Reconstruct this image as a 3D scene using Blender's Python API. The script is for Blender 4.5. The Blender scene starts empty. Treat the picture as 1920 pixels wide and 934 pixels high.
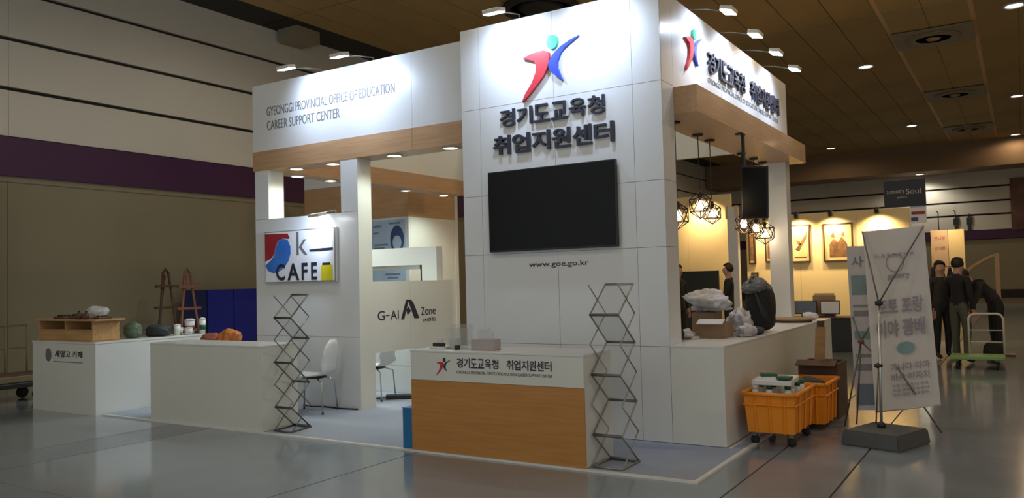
import bpy, bmesh, math, random
from mathutils import Vector, Matrix, Quaternion, noise as mnoise
random.seed(7)
SC = bpy.context.scene
COL = SC.collection
PI = math.pi

# ------------------------------------------------------------------ camera, world, exposure
cd = bpy.data.cameras.new('camera'); cam = bpy.data.objects.new('camera', cd); COL.objects.link(cam)
CR = Vector((0.8457993, 0.53287625, -0.02581546)); CU = Vector((0.04282673, -0.0195843, 0.99889055)); CF = Vector((-0.53177947, 0.84596652, 0.03938573))
CM = Matrix((CR, CU, -CF)).transposed().to_4x4(); CM.translation = Vector((2.70464726, -6.92492875, 1.5))
cam.matrix_world = CM
cd.sensor_width = 36.0; cd.lens = 1517.84 / 1920 * 36; cd.clip_end = 200; cd.clip_start = 0.05
SC.camera = cam
w = bpy.data.worlds.new('world'); SC.world = w; w.use_nodes = True
w.node_tree.nodes['Background'].inputs[0].default_value = (0.96, 1.0, 0.98, 1); w.node_tree.nodes['Background'].inputs[1].default_value = 0.62
vs = SC.view_settings; vs.view_transform = 'Standard'; vs.look = 'None'; vs.gamma = 1; vs.use_curve_mapping = False
vs.exposure = 0.0
SC.cycles.use_denoising = True
SC.cycles.sample_clamp_indirect = 4.0
SC.cycles.max_bounces = 8

HALL_W = 300.0       # hall downlights (watts each)
BOOTH_SPOT = 72.0    # arm spotlights of the booth
SOFFIT_W = 39.0      # recessed soffit lights
WARM = (1.0, 0.72, 0.42); NEUTRAL = (1.0, 0.93, 0.80); COOL = (0.60, 0.75, 1.0); SOFT = (0.88, 1.0, 0.90); DUSK = (1.0, 0.70, 0.40)

def light(name, kind, loc, energy, color, parent=None, aim=None, size=1.2, blend=0.6, radius=0.05):
    d = bpy.data.lights.new(name, kind); d.energy = energy; d.color = color
    if kind == 'SPOT':
        d.spot_size = size; d.spot_blend = blend
    d.shadow_soft_size = radius
    o = bpy.data.objects.new(name, d); COL.objects.link(o)
    v = Vector(loc)
    if aim is not None:
        o.rotation_euler = (Vector(aim) - v).to_track_quat('-Z', 'Y').to_euler()
    if parent is not None:
        v = v - OFF(parent); o.parent = parent
    o.location = v
    return o

# ------------------------------------------------------------------ materials
def mat(name, col, rough=0.5, metal=0.0, spec=0.5, emit=None, estr=0.0, noise=0.0, nscale=8.0, bump=0.0, bscale=60.0, coat=0.0, stretch=None, col2=None, alpha=1.0, rvar=0.0):
    m = bpy.data.materials.new(name); m.use_nodes = True
    nt = m.node_tree; b = nt.nodes['Principled BSDF']
    c = (*col, 1)
    b.inputs['Base Color'].default_value = c; b.inputs['Roughness'].default_value = rough; b.inputs['Metallic'].default_value = metal
    b.inputs['Specular IOR Level'].default_value = spec; b.inputs['Coat Weight'].default_value = coat; b.inputs['Coat Roughness'].default_value = 0.08
    b.inputs['Alpha'].default_value = alpha
    if emit: b.inputs['Emission Color'].default_value = (*emit, 1); b.inputs['Emission Strength'].default_value = estr
    if noise > 0 or col2 or bump > 0 or rvar > 0:
        tc = nt.nodes.new('ShaderNodeTexCoord'); mp = nt.nodes.new('ShaderNodeMapping'); nt.links.new(tc.outputs['Object'], mp.inputs[0])
        if stretch: mp.inputs['Scale'].default_value = stretch
    if noise > 0 or col2:
        n = nt.nodes.new('ShaderNodeTexNoise'); n.inputs['Scale'].default_value = nscale; n.inputs['Detail'].default_value = 5
        nt.links.new(mp.outputs[0], n.inputs['Vector'])
        r = nt.nodes.new('ShaderNodeValToRGB'); nt.links.new(n.outputs[0], r.inputs[0])
        k = 1 - noise
        r.color_ramp.elements[0].position = 0.3; r.color_ramp.elements[1].position = 0.7
        r.color_ramp.elements[0].color = (*(col2 or [x * k for x in col]), 1); r.color_ramp.elements[1].color = c
        nt.links.new(r.outputs[0], b.inputs['Base Color'])
        if rvar > 0:
            mr = nt.nodes.new('ShaderNodeMapRange'); nt.links.new(n.outputs[0], mr.inputs[0])
            mr.inputs[3].default_value = rough - rvar; mr.inputs[4].default_value = rough + rvar
            nt.links.new(mr.outputs[0], b.inputs['Roughness'])
    if bump > 0:
        n2 = nt.nodes.new('ShaderNodeTexNoise'); n2.inputs['Scale'].default_value = bscale; n2.inputs['Detail'].default_value = 4
        nt.links.new(mp.outputs[0], n2.inputs['Vector'])
        bp = nt.nodes.new('ShaderNodeBump'); bp.inputs['Strength'].default_value = bump; bp.inputs['Distance'].default_value = 0.01
        nt.links.new(n2.outputs[0], bp.inputs['Height']); nt.links.new(bp.outputs[0], b.inputs['Normal'])
    return m

M = {}
M['white'] = mat('white_laminate', (0.73, 0.735, 0.735), 0.33, noise=0.04, nscale=2.0, coat=0.15)
M['ivory'] = mat('ivory_laminate', (0.73, 0.73, 0.67), 0.35, noise=0.04, nscale=2.0, coat=0.1)
M['core'] = mat('grey_board_core', (0.22, 0.22, 0.23), 0.7, noise=0.1)
M['wood_x'] = mat('beech_laminate_along_x', (0.52, 0.315, 0.17), 0.42, col2=(0.43, 0.25, 0.125), nscale=3.0, stretch=(0.7, 14, 14), coat=0.1)
M['wood_y'] = mat('beech_laminate_along_y', (0.52, 0.315, 0.17), 0.42, col2=(0.43, 0.25, 0.125), nscale=3.0, stretch=(14, 0.7, 14), coat=0.1)
M['counter_wood'] = mat('counter_wood_laminate', (0.56, 0.255, 0.062), 0.4, col2=(0.47, 0.20, 0.042), nscale=3.0, stretch=(0.8, 12, 14), coat=0.08)
M['plywood'] = mat('plywood', (0.55, 0.33, 0.14), 0.55, col2=(0.44, 0.24, 0.09), nscale=3.0, stretch=(1, 10, 10))
M['darkwood'] = mat('dark_wood', (0.12, 0.055, 0.035), 0.5, noise=0.4, nscale=4, stretch=(1, 8, 8))
M['redwood'] = mat('reddish_easel_wood', (0.24, 0.095, 0.06), 0.5, noise=0.35, nscale=5, stretch=(8, 8, 1))
M['floor'] = mat('grey_epoxy_concrete', (0.275, 0.33, 0.39), 0.14, noise=0.14, nscale=0.9, bump=0.02, bscale=3.0, rvar=0.03, coat=0.35)
M['trench'] = mat('trench_cover_plate', (0.255, 0.30, 0.35), 0.2, noise=0.15, nscale=1.5)
M['joint'] = mat('floor_joint_filler', (0.07, 0.07, 0.07), 0.8, noise=0.2)
M['carpet'] = mat('pale_blue_grey_carpet', (0.36, 0.41, 0.52), 0.75, noise=0.08, nscale=40, bump=0.25, bscale=300)
M['edging'] = mat('white_edge_strip', (0.80, 0.80, 0.77), 0.45, noise=0.12, nscale=3)
M['hallpanel'] = mat('grey_beige_wall_panel', (0.66, 0.62, 0.54), 0.55, noise=0.05, nscale=0.7)
M['groove'] = mat('dark_groove', (0.025, 0.02, 0.018), 0.8, noise=0.2)
M['purple'] = mat('purple_band', (0.05, 0.006, 0.055), 0.55, noise=0.12, nscale=1.5)
M['hallbeige'] = mat('beige_lower_wall', (0.25, 0.215, 0.135), 0.65, noise=0.08, nscale=0.8)
M['ceil'] = mat('brown_ceiling_panel', (0.42, 0.275, 0.105), 0.8, noise=0.25, nscale=0.6)
M['ceilbar'] = mat('ceiling_bar', (0.74, 0.47, 0.22), 0.6, noise=0.1)
M['ceilstrip'] = mat('olive_ceiling_panel', (0.46, 0.31, 0.12), 0.8, noise=0.2, nscale=0.6)
M['duct'] = mat('painted_duct', (0.30, 0.24, 0.16), 0.6, noise=0.1)
M['ventdark'] = mat('vent_dark', (0.02, 0.015, 0.012), 0.7, noise=0.2)
M['bulkhead'] = mat('bulkhead_paint', (0.30, 0.20, 0.12), 0.7, noise=0.1)
M['screen'] = mat('black_screen_glass', (0.004, 0.004, 0.005), 0.28, spec=0.22, noise=0.1, nscale=2)
M['bezel'] = mat('black_bezel', (0.012, 0.012, 0.013), 0.35, noise=0.1)
M['black'] = mat('black_plastic', (0.018, 0.018, 0.02), 0.45, noise=0.25, nscale=20)
M['letter'] = mat('charcoal_letter', (0.025, 0.027, 0.045), 0.4, noise=0.1)
M['letterblue'] = mat('navy_letter', (0.03, 0.04, 0.12), 0.4, noise=0.1)
M['greyprint'] = mat('grey_print', (0.16, 0.165, 0.175), 0.5, noise=0.1)
M['palepr'] = mat('pale_print', (0.30, 0.27, 0.30), 0.6, noise=0.2, nscale=10)
M['red'] = mat('emblem_red', (0.62, 0.035, 0.05), 0.4, noise=0.08)
M['blue'] = mat('emblem_blue', (0.02, 0.06, 0.50), 0.4, noise=0.08)
M['green'] = mat('emblem_green', (0.04, 0.42, 0.24), 0.4, noise=0.08)
M['darkgreen'] = mat('dark_green_print', (0.01, 0.05, 0.05), 0.5, noise=0.1)
M['signred'] = mat('sign_red', (0.36, 0.02, 0.03), 0.45, noise=0.15)
M['signblue'] = mat('sign_blue', (0.05, 0.24, 0.72), 0.45, col2=(0.03, 0.13, 0.52), nscale=3)
M['yellow'] = mat('sign_yellow', (0.72, 0.62, 0.02), 0.45, noise=0.08)
M['signwhite'] = mat('sign_board_white', (0.82, 0.83, 0.86), 0.4, noise=0.03)
M['chrome'] = mat('dull_chrome', (0.55, 0.55, 0.55), 0.28, metal=1.0, noise=0.1)
M['steel'] = mat('grey_steel_tube', (0.17, 0.175, 0.16), 0.4, metal=0.7, noise=0.15, nscale=15)
M['steelpale'] = mat('pale_steel_tube', (0.34, 0.34, 0.32), 0.35, metal=0.6, noise=0.15, nscale=15)
M['alum'] = mat('aluminium', (0.62, 0.62, 0.60), 0.35, metal=0.8, noise=0.08)
M['acrylic'] = mat('smoked_acrylic', (0.55, 0.56, 0.56), 0.45, spec=0.15, noise=0.05, alpha=0.2)
M['chair'] = mat('white_chair_shell', (0.78, 0.79, 0.80), 0.35, noise=0.04)
M['lamp'] = mat('lamp_lens_cool', (1, 1, 1), 0.4, emit=(0.95, 0.97, 1.0), estr=14)
M['lampwarm'] = mat('lamp_lens_warm', (1, 1, 1), 0.4, emit=(1.0, 0.86, 0.62), estr=9)
M['lamphall'] = mat('hall_lamp_lens', (1, 1, 1), 0.4, emit=(1.0, 0.9, 0.74), estr=10)
M['bulb'] = mat('bulb_glow', (1, 0.9, 0.7), 0.4, emit=(1.0, 0.83, 0.55), estr=12)
M['lampbody'] = mat('pale_lamp_housing', (0.62, 0.60, 0.55), 0.4, noise=0.08)
M['brown_metal'] = mat('dark_bronze', (0.05, 0.03, 0.02), 0.45, metal=0.6, noise=0.2)
M['poster'] = mat('pale_blue_poster', (0.50, 0.62, 0.78), 0.5, col2=(0.36, 0.50, 0.70), nscale=2.5)
M['posterlt'] = mat('pale_poster_panel', (0.62, 0.68, 0.78), 0.5, noise=0.08)
M['navypr'] = mat('navy_print', (0.05, 0.09, 0.22), 0.5, noise=0.15)
M['bluebox'] = mat('cyan_blue_board', (0.015, 0.17, 0.40), 0.45, noise=0.08)
M['partition'] = mat('royal_blue_fabric', (0.006, 0.012, 0.24), 0.8, noise=0.25, nscale=3)
M['partition2'] = mat('navy_fabric', (0.005, 0.010, 0.075), 0.8, noise=0.25, nscale=3)
M['cloth'] = mat('white_paper', (0.68, 0.68, 0.70), 0.7, noise=0.12, nscale=8)
M['plasticbag'] = mat('crumpled_white_plastic', (0.66, 0.64, 0.66), 0.42, noise=0.3, nscale=9, bump=1.0, bscale=14)
M['card'] = mat('cardboard', (0.30, 0.19, 0.11), 0.75, noise=0.18, nscale=5)
M['carddark'] = mat('dark_cardboard', (0.13, 0.075, 0.05), 0.75, noise=0.2, nscale=5)
M['orange'] = mat('orange_crate_plastic', (0.92, 0.30, 0.012), 0.42, noise=0.1, nscale=4)
M['orange2'] = mat('rust_orange_crate', (0.50, 0.15, 0.025), 0.5, noise=0.1, nscale=4)
M['bottle'] = mat('white_bottle_plastic', (0.72, 0.75, 0.72), 0.35, noise=0.05)
M['cap'] = mat('green_cap_plastic', (0.005, 0.10, 0.045), 0.4, noise=0.1)
M['greenbag'] = mat('dull_green_plastic', (0.10, 0.15, 0.10), 0.5, noise=0.2, nscale=8)
M['darkcloth'] = mat('dark_slate_cloth', (0.045, 0.055, 0.065), 0.75, noise=0.4, nscale=12)
M['greycheck'] = mat('grey_checked_fabric', (0.24, 0.25, 0.25), 0.75, col2=(0.06, 0.065, 0.07), nscale=18)
M['banner'] = mat('banner_cloth', (0.68, 0.61, 0.55), 0.65, noise=0.07, nscale=2.5)
M['banner2'] = mat('banner_cloth_cool', (0.62, 0.60, 0.60), 0.65, noise=0.07, nscale=2.5)
M['tealpr'] = mat('teal_print', (0.24, 0.36, 0.36), 0.6, noise=0.15)
M['bluepr'] = mat('soft_blue_print', (0.20, 0.25, 0.33), 0.6, noise=0.15)
M['base'] = mat('grey_plastic_base', (0.085, 0.09, 0.09), 0.5, noise=0.15, nscale=10)
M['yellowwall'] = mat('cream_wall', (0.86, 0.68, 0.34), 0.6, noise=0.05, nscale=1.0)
M['framedark'] = mat('dark_picture_frame', (0.06, 0.03, 0.012), 0.5, noise=0.2)
M['artground'] = mat('art_ochre_ground', (0.74, 0.60, 0.30), 0.6, col2=(0.62, 0.44, 0.16), nscale=5)
M['artdark'] = mat('art_umber', (0.10, 0.05, 0.02), 0.6, col2=(0.26, 0.13, 0.04), nscale=9)
M['darkpanel'] = mat('charcoal_panel', (0.025, 0.028, 0.028), 0.6, noise=0.15)
M['navysign'] = mat('navy_sign', (0.018, 0.028, 0.05), 0.5, noise=0.1)
M['cream_pr'] = mat('cream_print', (0.66, 0.62, 0.55), 0.5, noise=0.08)
M['skin'] = mat('skin', (0.52, 0.30, 0.21), 0.55, noise=0.1, nscale=10)
M['hair'] = mat('black_hair', (0.012, 0.009, 0.008), 0.5, noise=0.3, nscale=30)
M['hairred'] = mat('dark_reddish_hair', (0.035, 0.010, 0.008), 0.5, noise=0.3, nscale=30)
M['jacket'] = mat('black_jacket', (0.014, 0.014, 0.016), 0.8, noise=0.25, nscale=12)
M['jacket2'] = mat('charcoal_jacket', (0.035, 0.03, 0.028), 0.8, noise=0.25, nscale=12)
M['trousers'] = mat('olive_grey_trousers', (0.10, 0.10, 0.075), 0.8, noise=0.2, nscale=12)
M['trousersdk'] = mat('black_trousers', (0.015, 0.014, 0.014), 0.8, noise=0.2, nscale=12)
M['shoe'] = mat('dark_shoes', (0.02, 0.018, 0.016), 0.5, noise=0.2)
M['trolleygreen'] = mat('green_trolley_deck', (0.22, 0.40, 0.16), 0.5, noise=0.1)
M['paint_white'] = mat('white_painted_tube', (0.70, 0.66, 0.58), 0.4, noise=0.06)
M['rubber'] = mat('black_rubber', (0.015, 0.015, 0.015), 0.7, noise=0.2)
M['olivetube'] = mat('olive_painted_tube', (0.19, 0.17, 0.10), 0.5, noise=0.1)
M['tan'] = mat('tan_board', (0.40, 0.26, 0.14), 0.6, noise=0.1)
M['maroon'] = mat('maroon_print', (0.10, 0.035, 0.03), 0.6, col2=(0.22, 0.12, 0.09), nscale=1.2)
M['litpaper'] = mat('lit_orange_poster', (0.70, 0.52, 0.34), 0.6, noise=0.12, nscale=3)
M['pink'] = mat('pinkish_tissue_box', (0.46, 0.40, 0.40), 0.6, noise=0.12, nscale=6)
M['teal'] = mat('steel_blue_screen', (0.16, 0.22, 0.28), 0.35, noise=0.2, nscale=4)
M['red_pr'] = mat('brick_red_fabric', (0.30, 0.075, 0.04), 0.7, noise=0.2, nscale=6)

# ------------------------------------------------------------------ mesh builder
class MB:
    def __init__(s): s.v = []; s.f = []; s.smooth = []
    def add(s, vs, fs, smooth=False):
        n = len(s.v); s.v += [tuple(v) for v in vs]
        for f in fs: s.f.append(tuple(i + n for i in f)); s.smooth.append(smooth)
        return s
    def box(s, x0, x1, y0, y1, z0, z1):
        vs = [(x, y, z) for x in (x0, x1) for y in (y0, y1) for z in (z0, z1)]
        return s.add(vs, [(0, 1, 3, 2), (4, 6, 7, 5), (0, 4, 5, 1), (2, 3, 7, 6), (0, 2, 6, 4), (1, 5, 7, 3)])
    def obox(s, c, ax, ay, az):      # oriented box from half-axis vectors
        c = Vector(c); ax = Vector(ax); ay = Vector(ay); az = Vector(az)
        vs = [c + sx * ax + sy * ay + sz * az for sx in (-1, 1) for sy in (-1, 1) for sz in (-1, 1)]
        return s.add(vs, [(0, 1, 3, 2), (4, 6, 7, 5), (0, 4, 5, 1), (2, 3, 7, 6), (0, 2, 6, 4), (1, 5, 7, 3)])
    def bbox(s, x0, x1, y0, y1, z0, z1, b=0.01):   # box with bevelled edges
        bm = bmesh.new(); bmesh.ops.create_cube(bm, size=1)
        for v in bm.verts: v.co = ((x0 + x1) / 2 + v.co.x * (x1 - x0), (y0 + y1) / 2 + v.co.y * (y1 - y0), (z0 + z1) / 2 + v.co.z * (z1 - z0))
        bmesh.ops.bevel(bm, geom=bm.edges[:], offset=b, segments=2, affect='EDGES', profile=0.5)
        return s.frombm(bm)
    def frombm(s, bm, smooth=False):
        bm.verts.index_update()
        s.add([v.co[:] for v in bm.verts], [tuple(v.index for v in f.verts) for f in bm.faces], smooth); bm.free(); return s
    def tube(s, pts, r, n=8, closed=False, r1=None):
        pts = [Vector(p) for p in pts]; rings = []; m = len(pts)
        up = None
        for i, p in enumerate(pts):
            a = pts[(i - 1) % m] if (i > 0 or closed) else None; b = pts[(i + 1) % m] if (i < m - 1 or closed) else None
            t = ((b - p).normalized() if b is not None else Vector()) + ((p - a).normalized() if a is not None else Vector())
            if t.length < 1e-6: t = Vector((0, 0, 1))
            t.normalize()
            if up is None or abs(up.dot(t)) > 0.95: up = Vector((0, 0, 1)) if abs(t.z) < 0.9 else Vector((1, 0, 0))
            x = t.cross(up).normalized(); y = x.cross(t).normalized(); up = y
            rr = r if r1 is None else r + (r1 - r) * i / max(1, m - 1)
            rings.append([p + rr * (math.cos(2 * PI * k / n) * x + math.sin(2 * PI * k / n) * y) for k in range(n)])
        vs = [v for R in rings for v in R]; fs = []
        for i in range(m if closed else m - 1):
            j = (i + 1) % m
            for k in range(n): fs.append((i * n + k, i * n + (k + 1) % n, j * n + (k + 1) % n, j * n + k))
        if not closed: fs.append(tuple(range(n - 1, -1, -1))); fs.append(tuple((m - 1) * n + k for k in range(n)))
        return s.add(vs, fs, n > 5)
    def lathe(s, prof, c=(0, 0, 0), n=20, axis=(0, 0, 1)):   # prof = [(r, h)...] closed at ends when r==0
        q = Vector((0, 0, 1)).rotation_difference(Vector(axis)); c = Vector(c)
        vs = []; fs = []
        for r, h in prof:
            for k in range(n):
                vs.append(c + q @ Vector((max(r, 1e-5) * math.cos(2 * PI * k / n), max(r, 1e-5) * math.sin(2 * PI * k / n), h)))
        for i in range(len(prof) - 1):
            for k in range(n): fs.append((i * n + k, i * n + (k + 1) % n, (i + 1) * n + (k + 1) % n, (i + 1) * n + k))
        fs.append(tuple(range(n - 1, -1, -1))); fs.append(tuple((len(prof) - 1) * n + k for k in range(n)))
        return s.add(vs, fs, True)
    def prism(s, poly, o, u, v, d):  # polygon (a,b) in plane o + a*u + b*v, extruded by vector d
        o = Vector(o); u = Vector(u); v = Vector(v); d = Vector(d); n = len(poly)
        P = [o + a * u + b * v for a, b in poly]
        vs = P + [p + d for p in P]
        fs = [tuple(range(n)), tuple(range(2 * n - 1, n - 1, -1))] + [(i, i + n, (i + 1) % n + n, (i + 1) % n) for i in range(n)]
        return s.add(vs, fs)
    def blob(s, c, r, seed=0, amp=0.25, sub=3, flat=None):     # crumpled soft lump: ridged folds over a rounded body
        bm = bmesh.new(); bmesh.ops.create_icosphere(bm, subdivisions=sub + 1, radius=1)
        off = Vector((seed * 3.1, seed * 1.7, seed * 0.9))
        for v in bm.verts:
            q = v.co
            big = mnoise.noise(q * 1.3 + off); fold = abs(mnoise.noise(q * 2.6 + off * 2)) ; fine = abs(mnoise.noise(q * 6.0 + off * 3))
            p = q * (1 + amp * (0.9 * big + 0.9 * (0.3 - fold) + 0.45 * (0.25 - fine)))
            z = c[2] + p.z * r[2]
            if flat is not None and z < flat: z = flat
            v.co = (c[0] + p.x * r[0], c[1] + p.y * r[1], z)
        return s.frombm(bm, True)
    def build(s, name, material, parent=None, bevel=0.0):
        me = bpy.data.meshes.new(name)
        off = OFF(parent) if parent is not None else Vector()
        me.from_pydata([tuple(Vector(v) - off) for v in s.v], [], s.f)
        me.polygons.foreach_set('use_smooth', s.smooth)
        bm = bmesh.new(); bm.from_mesh(me); bmesh.ops.recalc_face_normals(bm, faces=bm.faces[:]); bm.to_mesh(me); bm.free()
        me.materials.append(material); me.update()
        o = bpy.data.objects.new(name, me); COL.objects.link(o)
        if parent is not None: o.parent = parent; o['_root'] = parent.get('_root', parent.name)
        if bevel:
            bv = o.modifiers.new('bevel', 'BEVEL'); bv.width = bevel; bv.segments = 2; bv.limit_method = 'ANGLE'
        return o
OFFS = {}
def OFF(o):
    while o is not None:
        if o.name in OFFS: return OFFS[o.name]
        o = o.parent
    return Vector()
def thing(name, label, cat, loc=(0, 0, 0), group=None):
    o = bpy.data.objects.new(name, None); COL.objects.link(o); o.location = loc; o.empty_display_size = 0.1
    o['label'] = label; o['category'] = cat
    if group: o['group'] = group
    OFFS[o.name] = Vector(loc); return o
def tag(o, label, cat, group=None):
    o['label'] = label; o['category'] = cat
    if group: o['group'] = group
    return o
def struct(o): o['kind'] = 'structure'; return o
def rename_off(o, loc): OFFS[o.name] = Vector(loc)
def dup(root, loc, rotz=0, label=None, group=None):
    r = root.copy(); COL.objects.link(r); r.location = loc; r.rotation_euler = (0, 0, rotz); OFFS[r.name] = Vector(loc)
    if label: r['label'] = label
    if group: r['group'] = group
    def rec(a, b):
        for ch in [q for q in a.children if q.type != 'LIGHT']:
            c = ch.copy(); COL.objects.link(c); c.parent = b; rec(ch, c)
    rec(root, r)
    return r

X = Vector((1, 0, 0)); Y = Vector((0, 1, 0)); Z = Vector((0, 0, 1))
# lettering: font outline -> solid letters fitted into a rectangle
def glyphs(text, bold=0.0, res=3):
    c = bpy.data.curves.new('lettering', 'FONT'); c.body = text; c.size = 1; c.resolution_u = res; c.offset = bold; c.extrude = 0.02
    o = bpy.data.objects.new('lettering_tmp', c); COL.objects.link(o)
    me = bpy.data.meshes.new_from_object(o.evaluated_get(bpy.context.evaluated_depsgraph_get()))
    vs = [v.co.copy() for v in me.vertices]; fs = [tuple(p.vertices) for p in me.polygons]
    bpy.data.objects.remove(o); bpy.data.curves.remove(c); bpy.data.meshes.remove(me)
    return vs, fs
def letters(text, o, u, v, w_, h_, depth, bold=0.0, mb=None, res=3):
    vs, fs = glyphs(text, bold, res)
    x0 = min(p.x for p in vs); x1 = max(p.x for p in vs); y0 = min(p.y for p in vs); y1 = max(p.y for p in vs)
    o = Vector(o); u = Vector(u); v = Vector(v); n = u.cross(v).normalized()
    mb = mb or MB()
    mb.add([o + u * ((p.x - x0) / (x1 - x0) * w_) + v * ((p.y - y0) / (y1 - y0) * h_) + n * ((p.z + 0.02) / 0.04 * depth) for p in vs], fs)
    return mb
EM_R = [(-0.478, 0.197), (-0.309, 0.245), (-0.103, 0.26), (-0.018, 0.218), (-0.005, 0.132), (-0.043, -0.011), (-0.115, -0.134), (-0.257, -0.275), (-0.4, -0.406), (-0.508, -0.482), (-0.451, -0.368), (-0.323, -0.206), (-0.249, -0.052), (-0.24, 0.052), (-0.278, 0.125), (-0.382, 0.16)]
EM_B = [(0.5, 0.382), (0.368, 0.348), (0.202, 0.274), (0.065, 0.18), (-0.025, 0.06), (-0.026, -0.014), (0.038, -0.112), (0.152, -0.205), (0.211, -0.243), (0.171, -0.163), (0.125, -0.038), (0.128, 0.051), (0.18, 0.16), (0.266, 0.248), (0.4, 0.326)]
EM_G = [(0.046 + 0.095 * math.cos(a * PI / 10), 0.362 + 0.112 * math.sin(a * PI / 10)) for a in range(20)]
def emblem(parent, o, u, v, s, depth, head='green', right='blue'):
    o = Vector(o); n = Vector(u).cross(Vector(v)).normalized()
    for nm, poly, m in (('emblem_left_arm', EM_R, M['red']), ('emblem_right_arm', EM_B, M[right]), ('emblem_head', EM_G, M[head])):
        mb = MB(); mb.prism([(a * s, b * s) for a, b in poly], o, u, v, n * depth); mb.build(nm, m, parent)

# ================================================================== THE HALL
XL, XR, YB, YF, HZ = -10.3, 11.0, -12.0, 33.5, 6.85
fl = struct(MB().box(XL, XR, YB, YF, -0.2, -0.012).build('floor', M['joint']))
xe = []
x = 1.555 - 6.3 * 3
while x < XR + 6:
    xe += [(x, x + 2.83), (x + 2.833, x + 5.66), (x + 5.665, x + 6.295)]; x += 6.3
slabs = {}
for a, b in xe:
    a = max(a, XL); b = min(b, XR)
    if b - a < 0.05: continue
    y = YB
    while y < YF:
        y1 = min(y + 4.2, YF); key = (round(b - a, 3), round(y1 - y, 3))
        nm = 'floor_slab'
        if key not in slabs:
            o = MB().box(0.005, b - a - 0.005, 0.004, y1 - y - 0.004, -0.05, 0).build(nm, M['trench'] if b - a < 0.7 else M['floor'], fl); slabs[key] = o
        else:
            o = slabs[key].copy(); COL.objects.link(o); o.parent = fl
        o.location = (a, y, 0); y = y1

def hall_wall(name, p0, ud, length, n, step, low=3.2, rows=((3.9, 4.60), (4.66, 5.37), (5.43, 6.13), (6.19, HZ))):
    """wall along ud from p0, inner normal n: lower panels, purple band, grooved upper panels, every panel a piece"""
    p0 = Vector(p0); ud = Vector(ud); n = Vector(n)
    def pb(mb, a, b, z0, z1, d0, d1):
        c = p0 + ud * (a + b) / 2 + n * (d0 + d1) / 2 + Z * (z0 + z1) / 2
        mb.obox(c, ud * (b - a) / 2, n * (d1 - d0) / 2, Z * (z1 - z0) / 2); return mb
    wl = struct(pb(MB(), 0, length, 0, HZ, -0.3, 0.0).build(name, M['groove']))
    k = int(math.ceil(length / step)); st = length / k
    for i in range(k):
        a, b = i * st + 0.003, (i + 1) * st - 0.003
        pb(MB(), a, b, 0.0, low, 0.0, 0.03).build('lower_wall_panel', M['hallbeige'], wl)
        for z0, z1 in rows:
            pb(MB(), a, b, z0, z1, 0.0, 0.06).build('upper_wall_panel', M['hallpanel'], wl)
    return pb
pb = hall_wall('wall_left', (XL, YB, 0), Y, YF - YB, X, 5.7)
b1 = struct(pb(MB(), 0, YF - YB, 3.29, 3.88, 0.0, 0.10).build('trim_1', M['purple']))
t2 = struct(pb(MB(), 0, YF - YB, 3.2, 3.29, 0.0, 0.05).build('trim_2', M['hallbeige']))
pb = hall_wall('wall_back', (XL, YF, 0), X, XR - XL, -Y, 5.4, 2.76, ((3.18, 3.80), (3.88, 4.38), (4.46, 5.0), (5.08, HZ)))
struct(pb(MB(), 0, XR - XL, 2.78, 3.16, 0.0, 0.10).build('trim_3', M['purple']))
struct(pb(MB(), 0, XR - XL, 0.25, 0.6, 0.03, 0.08).build('trim_4', M['groove']))
struct(MB().box(XR, XR + 0.3, -1.0, YF, 0, HZ).build('light_block_wall', M['hallpanel']))  # unseen wall, added to block ambient light from the right
# ceiling: brown panels hung in a lighter bar grid
ce = struct(MB().box(XL - .3, XR + .3, YB - .3, YF + .3, HZ + 0.02, HZ + 0.2).build('ceiling', M['ceilbar']))
cp = {}
xs = [0.40 - 0.84 * k for k in range(11, 0, -1)] + [0.40, 1.225] + [2.05 + 0.84 * k for k in range(11)]
ys = [YB] + [11.35 + 3.55 * k for k in range(-6, 7)] 
ys = [YB] + sorted([y for y in ys if 0 <= y < YF - 1]) + [YF]
xs = [XL, -9.38] + [x for x in xs if -9.2 < x < XR - .2] + [XR]
for i in range(len(xs) - 1):
    for j in range(len(ys) - 1):
        a, b, c, d = xs[i], xs[i + 1], ys[j], ys[j + 1]
        strip = abs(a - 0.40) < 0.01 or abs(b - 2.05) < 0.01; gap = i == 0
        g = 0.022; g1 = 0.055 if abs(b - .4) < .01 or abs(b - 2.05) < .01 else 0.022; g0 = 0.055 if abs(a - .4) < .01 or abs(a - 2.05) < .01 else 0.0
        key = (round(b - a, 2), round(d - c, 2), g1, g0, strip, gap)
        if key not in cp:
            o = MB().box(g0, b - a - g1, 0.02, d - c - 0.02, -0.012, 0.02).build('ceiling_panel', M['ventdark'] if gap else M['ceilstrip'] if strip else M['ceil'], ce); cp[key] = o
        else:
            o = cp[key].copy(); COL.objects.link(o); o.parent = ce
        o.location = (a, c, HZ)
for k, yy in enumerate((13.7, 20.8, 28.0)):       # air diffusers in the pale strip
    t = thing('air_diffuser', ['round ceiling air diffuser on square plate, largest and nearest of the strip', 'round ceiling air diffuser on square plate, middle of the strip', 'small far round ceiling air diffuser at the end of the strip'][k], 'vent', (1.22, yy, HZ - 0.04), 'ceiling air diffusers')
    MB().box(0.42, 2.03, yy - 0.75, yy + 0.75, HZ - 0.06, HZ - 0.035).build('mounting_plate', M['duct'], t)
    MB().lathe([(0.56, 0.0), (0.56, 0.025), (0.5, -0.04), (0.40, -0.03), (0.36, 0.0)], (1.22, yy, HZ - 0.085), 24).build('outer_ring', M['duct'], t)
    MB().lathe([(0.36, 0.0), (0.34, 0.012), (0.0, 0.012)], (1.22, yy, HZ - 0.085), 24).build('throat', M['ventdark'], t)
    MB().lathe([(0.16, 0), (0.12, -0.03), (0.03, -0.04)], (1.22, yy, HZ - 0.085), 24).build('centre_cone', M['ceilstrip'], t)
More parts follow.
